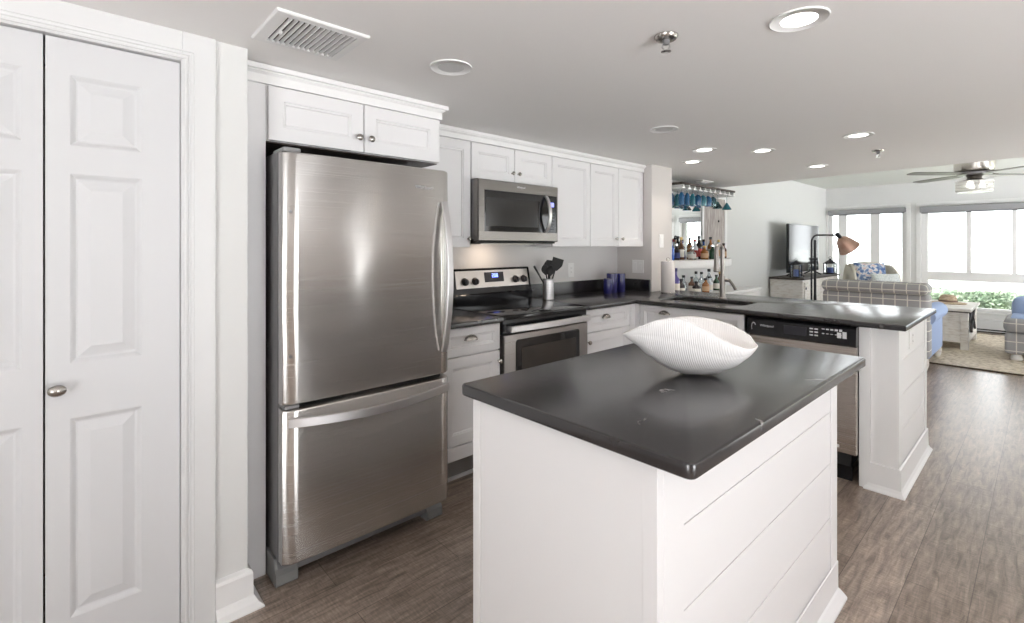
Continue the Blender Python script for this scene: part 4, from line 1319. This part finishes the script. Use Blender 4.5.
def bottle(x, y, z, h, r, body, cap, lab, label, group, sh=.55):
    t = thing('liquor_bottle', label, 'bottle', (x, y, z), group)
    nr = max(.011, r * .36)
    MB().lathe([(r * .9, 0), (r, .005), (r, h * sh), (r * .92, h * (sh + .05)), (nr * 1.25, h * (sh + .16)), (nr, h * (sh + .22)), (nr, h * .90)], (x, y, z), 18).build('glass_body', BC[body], t, smooth=40)
    MB().lathe([(nr * 1.25, h * .88), (nr * 1.3, h * .99), (nr * 1.1, h)], (x, y, z), 14).build('cap', CC[cap], t, smooth=40)
    if lab:
        MB().lathe([(r * 1.015, h * .12), (r * 1.015, h * (sh - .10))], (x, y, z), 18).build('paper_label', LC[lab], t, smooth=40)
gs = 'liquor bottles on the curved bar shelf'
S = 1.169
data = [(4.60, 2.60, .21, .030, 'blue', 'blue', None, 'slim blue bottle'), (4.70, 2.60, .17, .036, 'dark', 'silver', 'navy', 'short dark bottle with a navy label'),
        (4.80, 2.60, .24, .032, 'brown', 'gold', 'white', 'tall brown bottle with a long neck'), (4.90, 2.64, .20, .030, 'clear', 'blue', 'navy', 'clear bottle with a blue cap'),
        (4.88, 2.52, .13, .042, 'clear', 'silver', 'white', 'squat clear bottle with a cream label'), (5.01, 2.61, .18, .034, 'amber', 'black', 'white', 'amber bottle with a cream label'),
        (5.10, 2.60, .22, .033, 'frost', 'red', 'red', 'frosted bottle with a red label'), (5.19, 2.60, .26, .036, 'dark', 'black', 'red', 'tallest dark wine bottle with a red label'),
        (5.12, 2.50, .15, .040, 'amber', 'gold', 'tan', 'squat amber bottle with a tan label'), (5.30, 2.60, .22, .032, 'blue', 'black', 'white', 'bright blue bottle with a black cap'),
        (5.33, 2.51, .16, .038, 'green', 'silver', None, 'short green bottle'), (5.47, 2.60, .25, .034, 'amber', 'black', 'white', 'amber bottle with a tall black stopper'),
        (5.58, 2.61, .20, .033, 'frost', 'white', 'white', 'white frosted bottle'), (5.70, 2.61, .22, .033, 'clear', 'gold', 'tan', 'clear bottle with a gold cap'), (5.81, 2.60, .18, .034, 'brown', 'black', 'tan', 'brown bottle at the far right end')]
for x, y, h, r, b, c_, l, nm in data:
    bottle(x, y, S, h, r, b, c_, l, nm + ' on the curved bar shelf', gs)
gs = 'bottles on the low bar cabinet'
S = .831
data = [(4.28, 2.42, .13, .030, 'dark', 'silver', 'white', 'small dark bottle beside the paper towels'), (4.36, 2.42, .27, .040, 'purple', 'blue', 'white', 'purple bottle with a blue cap'),
        (4.47, 2.42, .16, .034, 'dark', 'black', 'white', 'black-topped dark bottle next to the purple one'), (4.57, 2.45, .19, .034, 'clear', 'black', None, 'clear decanter with a black stopper'),
        (4.66, 2.36, .13, .042, 'dark', 'black', 'white', 'squat black bottle'), (4.74, 2.45, .17, .034, 'brown', 'black', 'white', 'brown bottle with a cream label'),
        (4.83, 2.45, .22, .032, 'clear', 'black', 'white', 'tall clear bottle with a black stopper'), (4.90, 2.38, .15, .036, 'amber', 'black', 'tan', 'short amber bottle'),
        (4.97, 2.46, .21, .033, 'clear', 'black', None, 'plain clear bottle with a black stopper'), (5.06, 2.42, .16, .036, 'frost', 'black', 'white', 'short frosted bottle'),
        (5.14, 2.46, .235, .036, 'clear', 'black', None, 'broad clear decanter near the faucet'), (5.25, 2.43, .17, .034, 'green', 'black', 'white', 'short green bottle behind the faucet'),
        (5.38, 2.45, .20, .034, 'brown', 'gold', 'tan', 'brown bottle right of the faucet')]
for x, y, h, r, b, c_, l, nm in data:
    bottle(x, y, S, h, r, b, c_, l, nm + ' on the low bar cabinet', gs)
# ------------------------------------------------------------------ living room
def soft_box(x0, x1, y0, y1, z0, z1, r, seg=4):
    return MB().box(x0, x1, y0, y1, z0, z1, bev=r, seg=seg)

t = thing('area_rug', 'beige woven area rug under the coffee table', 'rug', (8.6, .4, 0))
MB().box(7.15, 10.05, -1.3, 1.95, .001, .013, bev=.004).build('pile', JUTE, t)
m = MB()
for b in ((7.12, 7.155, -1.33, 1.98), (10.045, 10.08, -1.33, 1.98), (7.155, 10.045, -1.33, -1.295), (7.155, 10.045, 1.945, 1.98)):
    m.box(*b, .001, .014)
m.build('binding', mat('dark_rug_binding', (.10, .075, .05), rough=1), t)

# loveseat, back to the kitchen
t = thing('loveseat', 'grey plaid loveseat with its back to the kitchen peninsula', 'sofa', (7.2, 1.3, 0))
soft_box(6.68, 7.66, .84, 1.76, .12, .33, .02).build('base', PLAID, t, smooth=40)
soft_box(6.60, 6.84, .815, 1.785, .12, .805, .045).build('back', PLAID, t, smooth=40)
soft_box(6.545, 6.86, .81, 1.79, .795, .920, .058, 6).build('back_roll', PLAID, t, smooth=40)
soft_box(6.82, 7.62, .99, 1.61, .335, .47, .045).build('seat_cushion', SKYLITFAB, t, smooth=40)
soft_box(6.82, 7.02, .99, 1.61, .47, .85, .06).build('back_cushion', SKYLITFAB, t, smooth=40)
for y0, y1, sgn in ((.80, .97, -1), (1.63, 1.80, 1)):
    a = soft_box(6.70, 7.66, y0 + .02, y1 - .02, .12, .56, .02).build('arm', SKYLITFAB, t, smooth=40)
    yc = (y0 + y1) / 2 + sgn * .02
    MB().lathe([(.070, 0), (.092, .012), (.092, .95), (.070, .962)], (6.71, yc, .56), 24, 'x').build('arm_roll', SKYLITFAB, a, smooth=40)
    MB().lathe([(.075, .9625), (.075, .972), (.001, .974)], (6.71, yc, .56), 24, 'x').build('arm_front', PLAID, a, smooth=40)
for x in (6.67, 7.58):
    for y in (.86, 1.74):
        MB().lathe([(.022, .0145 if x > 7.1 else 0.0), (.036, .05), (.040, .10), (.034, .125)], (x, y, 0), 16).build('leg', WASHED, t, smooth=40)

# coffee table
t = thing('coffee_table', 'whitewashed wooden trunk coffee table with dark iron cross braces', 'table', (8.8, .93, .0135))
X0, X1, Y0, Y1 = 8.27, 9.36, .645, 1.09
MB().box(X0 - .03, X1 + .03, Y0 - .03, Y1 + .03, .495, .528, bev=.004).build('tabletop', WASHED, t)
MB().box(X0 - .02, X1 + .02, Y0 - .02, Y1 + .02, .480, .4955, bev=.002).build('top_edging', DARKWOOD, t)
MB().box(X0 + .02, X1 - .02, Y0 + .03, Y1 - .03, .13, .480).build('body', WASHED, t)
for x in (X0, X1 - .075):
    for y in (Y0, Y1 - .075):
        MB().box(x, x + .075, y, y + .075, .0135, .480, bev=.004).build('leg', WASHED, t)
m = MB().box(X0 + .005, X0 + .03, Y0 + .075, Y1 - .075, .10, .19, bev=.003); m.box(X0 + .075, X1 - .075, Y0 + .005, Y0 + .032, .10, .17, bev=.003)
m.build('apron', WASHED, t)
for xa, xb in ((X0 + .09, X0 + .57), (X0 + .57, X1 - .09)):
    m = MB(); y = Y0 + .018
    for p, q in (((xa, y, .18), (xb, y, .47)), ((xa, y - .006, .47), (xb, y - .006, .18))):
        m.tube([p, q], .014, 6)
    m.tube([(xa, y, .17), (xa, y, .478)], .014, 6)
    m.build('iron_brace', IRON, t)
hx, hy_ = 8.92, .90
t = thing('woven_hat', 'woven tan straw hat lying on the coffee table', 'hat', (hx, hy_, .528))
MB().lathe([(.001, .120), (.06, .118), (.085, .10), (.095, .05), (.100, .022), (.19, .004), (.195, .010), (.10, .028)], (hx, hy_, .528), 30).build('crown_and_brim', mottled('straw', [(.3, (.34, .24, .16)), (.6, (.62, .49, .36)), (.8, (.74, .64, .52))], 30, stretch=(1, 1, 4), rough=.9), t, smooth=50)
MB().lathe([(.0965, .048), (.1015, .024), (.1035, .024), (.0985, .049)], (hx, hy_, .528), 30, cap=False).build('hat_band', mat('brown_band', (.20, .13, .10), rough=.8), t, smooth=50)

# armchair cut by the right edge of the picture
t = thing('armchair', 'grey plaid armchair with sky light coloured into its seat, cut by the right edge of the photo', 'armchair', (8.3, -.1, .0135))
soft_box(7.915, 8.78, -.52, .315, .085, .330, .035).build('base', PLAID, t, smooth=40)
m = soft_box(7.885, 8.55, -.50, .325, .334, .490, .055, 5); m.build('seat_cushion', PLAID, t, smooth=40)
soft_box(7.96, 8.50, -.45, .27, .470, .502, .014).build('seat_top', SKYLITFAB, t, smooth=40)  # thin top layer carries the sky light on the cushion as blue
soft_box(8.50, 8.80, -.52, .28, .33, .70, .10, 6).build('back', SKYLITFAB, t, smooth=40)
soft_box(8.02, 8.75, -.66, -.50, .10, .60, .06, 5).build('arm', SKYLITFAB, t, smooth=40)
for x in (7.98, 8.70):
    for y in (-.44, .22):
        MB().lathe([(.040, .0135), (.055, .03), (.050, .06), (.030, .09)], (x, y, 0), 18).build('leg', WASHED, t, smooth=40)

# television and its stand
t = thing('television_stand', 'whitewashed television stand with a dark top against the living room wall', 'cabinet', (8.45, 2.5, 0))
MB().box(7.62, 9.30, 2.295, 2.725, .0, .835, bev=.004).build('body', WASHED, t)
MB().box(7.59, 9.33, 2.265, 2.73, .835, .862, bev=.004).build('top', DARKWOOD, t)
for i in range(4):
    a = 7.66 + i * .405
    d = shaker(a, a + .395, .10, .80, F=F_negY(2.295), rail=.06).build('door', WASHED, t)
    m = MB()
    m.box(a + (.355 if i % 2 == 0 else .020), a + (.375 if i % 2 == 0 else .04), 2.258, 2.276, .44, .60, bev=.004)
    m.box(a + (.01 if i % 2 == 0 else .345), a + (.05 if i % 2 == 0 else .385), 2.27, 2.277, .70, .73)
    m.build('iron_handle', IRON, d)
t = thing('television', 'large flat television on the whitewashed stand', 'television', (8.35, 2.49, .862))
MB().box(7.665, 9.035, 2.490, 2.525, .925, 1.640, bev=.006).build('bezel', BLACK, t)
MB().box(7.677, 9.023, 2.4875, 2.4905, .940, 1.628).build('screen', mat('television_screen', (.02, .022, .026), rough=.12, spec=.6), t)
for x in (7.95, 8.75):
    m = MB(); m.tube([(x - .03, 2.37, .8735), (x, 2.505, .935)], .010, 8); m.tube([(x, 2.505, .935), (x + .03, 2.62, .8735)], .010, 8)
    m.build('foot', BLACKM, t)

def lantern(x, y, z, w, hh, label):
    t = thing('candle_lantern', label, 'lantern', (x, y, z), 'dark candle lanterns on the television stand')
    s = w / .075
    m = MB()
    for a in (-1, 1):
        for b in (-1, 1):
            m.box(x + a * w - .006, x + a * w + .006, y + b * w - .006, y + b * w + .006, z, z + hh)
    m.box(x - w - .01, x + w + .01, y - w - .01, y + w + .01, z + .0005, z + .016, bev=.003)
    m.box(x - w - .01, x + w + .01, y - w - .01, y + w + .01, z + hh, z + hh + .012, bev=.003)
    m.build('frame', IRON, t)
    MB().lathe([(w * 1.25, hh + .012), (w * .55, hh + .05 * s), (.018, hh + .065 * s), (.014, hh + .085 * s), (.001, hh + .088 * s)], (x, y, z), 4).build('roof', IRON, t)
    MB().tube([(x + .022 * math.cos(i * PI / 8) * s47, y - .022 * math.cos(i * PI / 8) * c47, z + hh + .095 * s + .022 * math.sin(i * PI / 8)) for i in range(17)], .003, 6).build('ring', IRON, t)
    q = MB().lathe([(.001, .0165), (w * .62, .017), (w * .62, hh * .62), (w * .5, hh * .63), (.001, hh * .61)], (x, y, z), 18).build('candle', mat('blue_candle', (.10, .16, .46), rough=.5), t, smooth=40)
    m = MB()
    for a in (-1, 1):
        m.box(x + a * w - .001, x + a * w + .001, y - w, y + w, z + .016, z + hh); m.box(x - w, x + w, y + a * w - .001, y + a * w + .001, z + .016, z + hh)
    m.build('glass', GLASS, t)
lantern(7.72, 2.41, .8622, .056, .185, 'dark lantern with a blue candle at the near end of the television stand')
lantern(9.20, 2.37, .8622, .072, .165, 'dark lantern with a blue candle at the window end of the television stand')

# floor lamp
lx, ly = 6.606, 1.858
RD = Vector((s47, -c47, 0))
t = thing('floor_lamp', 'black pharmacy floor lamp with a copper bell shade behind the loveseat', 'lamp', (lx, ly, 0))
MB().lathe([(.001, .024), (.02, .024), (.125, .012), (.13, .004), (.13, 0)], (lx, ly, 0), 32).build('base', IRON, t, smooth=40)
MB().tube([(lx, ly, .02), (lx, ly, 1.385)], .014, 12).build('pole', IRON, t, smooth=40)
P0 = Vector((lx, ly, 0)) - RD * .042
pts = [P0 + Vector((0, 0, z)) for z in (.60, 1.0, 1.36)]
for i in range(1, 9):
    a = PI / 2 * i / 8
    pts.append(P0 + RD * (.075 * (1 - math.cos(a))) + Vector((0, 0, 1.36 + .085 * math.sin(a))))
end = P0 + RD * .315 + Vector((0, 0, 1.445))
pts.append(end)
MB().tube(pts, .0105, 10).build('arm', IRON, t, smooth=40)
m = MB()
for z in (.62, 1.16):
    m.tube([P0 + Vector((0, 0, z)) - RD * .02, P0 + Vector((0, 0, z)) + RD * .065], .017, 10)
m.build('clamp', IRON, t, smooth=40)
ax = (RD * .66 + Vector((0, 0, -.75))).normalized()
u1 = ax.orthogonal().normalized(); u2 = ax.cross(u1)
def bell(prof, n=28):
    return MB().rings([[tuple(end + ax * h + u1 * (r * math.cos(2 * PI * k / n)) + u2 * (r * math.sin(2 * PI * k / n))) for k in range(n)] for r, h in prof], True, True)
bell([(.012, -.03), (.022, -.02), (.024, .03), (.018, .045)], 16).build('socket', IRON, t, smooth=40)
bell([(.020, .040), (.040, .050), (.072, .085), (.090, .130), (.108, .190), (.120, .215), (.117, .215), (.105, .190), (.086, .130), (.068, .088), (.03, .056)]).build('shade', COPPER, t, smooth=50)

# wing chair with two pillows, built facing -Y and then turned
t = thing('wing_chair', 'cream wing chair in the corner by the left window', 'armchair', (0, 0, 0))
soft_box(-.36, .36, -.36, .34, .18, .34, .03).build('base', CREAM, t, smooth=40)
soft_box(-.28, .28, -.37, .24, .345, .47, .05).build('seat_cushion', CREAM, t, smooth=40)
m = MB()
rings = []
for k in range(9):
    z = .34 + .71 * k / 8; w = .30 + .03 * math.sin(PI * k / 8); y = .24 + .10 * k / 8
    if k == 8: w = .27
    rings.append([(-w, y, z), (-w * .6, y + .03, z + (.02 if k == 8 else 0)), (0, y + .035, z + (.03 if k == 8 else 0)), (w * .6, y + .03, z + (.02 if k == 8 else 0)), (w, y, z), (w, y + .10, z), (0, y + .13, z), (-w, y + .10, z)])
m.rings(rings); m.build('back', CREAM, t, smooth=50)
for sg in (-1, 1):
    m = MB(); rings = []
    for k in range(11):
        q = k / 10; z = .60 + .43 * q
        dep = .16 + .20 * math.sin(PI * (.25 + .75 * q)) ** .8
        y1 = .36; y0 = y1 - dep; x = sg * (.33 + .05 * math.sin(PI * q))
        th = .035
        rings.append([(x - th, y1, z), (x - th, y0 + .03, z), (x - th * .5, y0, z), (x + th * .5, y0, z), (x + th, y0 + .03, z), (x + th, y1, z)])
    m.rings(rings); m.build('wing', CREAM, t, smooth=50)
    soft_box(sg * .345 - .05, sg * .345 + .05, -.34, .30, .20, .62, .05, 5).build('arm', CREAM, t, smooth=40)
for x in (-.30, .30):
    for y in (-.30, .28):
        MB().lathe([(.018, 0), (.028, .10), (.032, .185)], (x, y, 0), 12).build('leg', DARKWOOD, t)
t.location = (9.33, 1.75, 0.0145); t.rotation_euler = (0, 0, math.radians(-50)); t.scale = (.84, .92, .97)
WCX = Matrix.Translation(t.location) @ Matrix.Rotation(math.radians(-50), 4, 'Z')
def pillow(name, label, mt, w, h, th, loc, tilt):
    n = 22
    m = MB(); bm = m.bm
    G = []
    for s in (1, -1):
        g = []
        for i in range(n + 1):
            row = []
            for j in range(n + 1):
                a, b = -1 + 2 * i / n, -1 + 2 * j / n
                pu = max(0, (1 - a ** 4) * (1 - b ** 4)) ** .45
                pin = 1 - .06 * (1 - abs(a) ** 2) * abs(b) ** 6 - .06 * (1 - abs(b) ** 2) * abs(a) ** 6
                row.append(bm.verts.new((a * w / 2 * pin, s * th / 2 * pu, b * h / 2 * pin)))
            g.append(row)
        G.append(g)
        for i in range(n):
            for j in range(n):
                q = (g[i][j], g[i + 1][j], g[i + 1][j + 1], g[i][j + 1])
                bm.faces.new(q if s < 0 else q[::-1])
    bmesh.ops.remove_doubles(bm, verts=bm.verts[:], dist=1e-5)
    o = m.build(name, mt, None, smooth=True)
    tag(o, label, 'pillow')
    o.matrix_world = WCX @ Matrix.Translation(loc) @ Matrix.Rotation(tilt, 4, 'X')
    return o
pillow('throw_pillow', 'large blue floral pillow leaning on the back of the wing chair', FLORAL, .46, .54, .14, (-.05, .10, .775), math.radians(-14))
pillow('throw_pillow', 'pale knitted lumbar pillow in front of the blue floral one', KNIT, .40, .30, .12, (.06, -.09, .735), math.radians(-20))

t = thing('baseboard_heater', 'low pale baseboard heater under the wide window', 'heater', (XF - .05, .6, 0))
MB().box(XF - .085, XF - .002, -.15, 1.36, .012, .195, bev=.008).build('cover', mat('heater_enamel', (.66, .67, .68), rough=.45), t)
MB().box(XF - .088, XF - .080, -.13, 1.34, .030, .050).build('air_slot', DARKV, t)
MB().box(XF - .07, XF - .02, -.1, 1.3, 0, .014).build('foot_rail', DARKV, t)

# ceiling fan
cxf, cyf = 6.86, .49
t = thing('ceiling_fan', 'brushed nickel ceiling fan with four blades and a glass light drum', 'ceiling fan', (cxf, cyf, ZL))
MB().lathe([(.10, 0), (.155, -.002), (.160, -.02), (.160, -.265), (.150, -.290), (.10, -.297)], (cxf, cyf, ZL - .0004), 36).build('motor_housing', steel('fan_nickel', (.58, .55, .51), .3, along='V'), t, smooth=40)
MB().lathe([(.135, -.297), (.140, -.305), (.135, -.325), (.075, -.33)], (cxf, cyf, ZL), 30).build('flywheel', GREYM, t, smooth=40)
BL = mat('grey_fan_blade', (.20, .19, .18), rough=.45)
BZ = ZL - .318
for k in range(4):
    a = math.radians(50 + 90 * k)
    M = Matrix.Translation((cxf, cyf, BZ)) @ Matrix.Rotation(a, 4, 'Z') @ Matrix.Rotation(math.radians(4), 4, 'X')
    m = MB()
    prof = [(.17, .050), (.25, .060), (.45, .066), (.62, .066), (.67, .055), (.69, .030)]
    up_ = [(x, w) for x, w in prof] + [(x, -w) for x, w in reversed(prof)]
    m.rings([[(x, w, zz) for x, w in up_] for zz in (-.003, .003)])
    m.map(lambda x, y, z, M=M: tuple(M @ Vector((x, y, z))))
    b_ = m.build('blade', BL, t)
    m = MB(); m.box(.09, .24, -.018, .018, .003, .010, bev=.002)
    m.map(lambda x, y, z, M=M: tuple(M @ Vector((x, y, z))))
    m.build('blade_iron', NICKEL, b_)
MB().lathe([(.075, -.33), (.055, -.345), (.055, -.365), (.09, -.388), (.001, -.389)], (cxf, cyf, ZL), 28).build('light_fitter', mat('dark_bronze', (.10, .085, .075), rough=.35, metal=.8), t, smooth=40)
milk = mat('ribbed_milk_glass', (.86, .86, .84), rough=.25)
milk.node_tree.nodes['Principled BSDF'].inputs['Alpha'].default_value = .45
prof = [(.138, -.385), (.148, -.390)]
for i in range(4):
    prof += [(.148, -.398 - i * .028), (.143, -.410 - i * .028)]
prof += [(.135, -.503), (.001, -.506), (.001, -.503), (.130, -.500), (.140, -.480), (.140, -.395)]
MB().lathe(prof, (cxf, cyf, ZL), 36, cap=False).build('glass_drum', milk, t, smooth=30)
for k in range(3):
    a = 2 * PI * k / 3 + .4
    MB().lathe([(.012, -.388), (.013, -.41), (.024, -.435), (.024, -.45), (.001, -.466)], (cxf + .06 * math.cos(a), cyf + .06 * math.sin(a), ZL), 14).build('bulb', mat('lit_bulb', (1, 1, 1), emit=(1, .95, .85), emit_s=4), t, smooth=40)
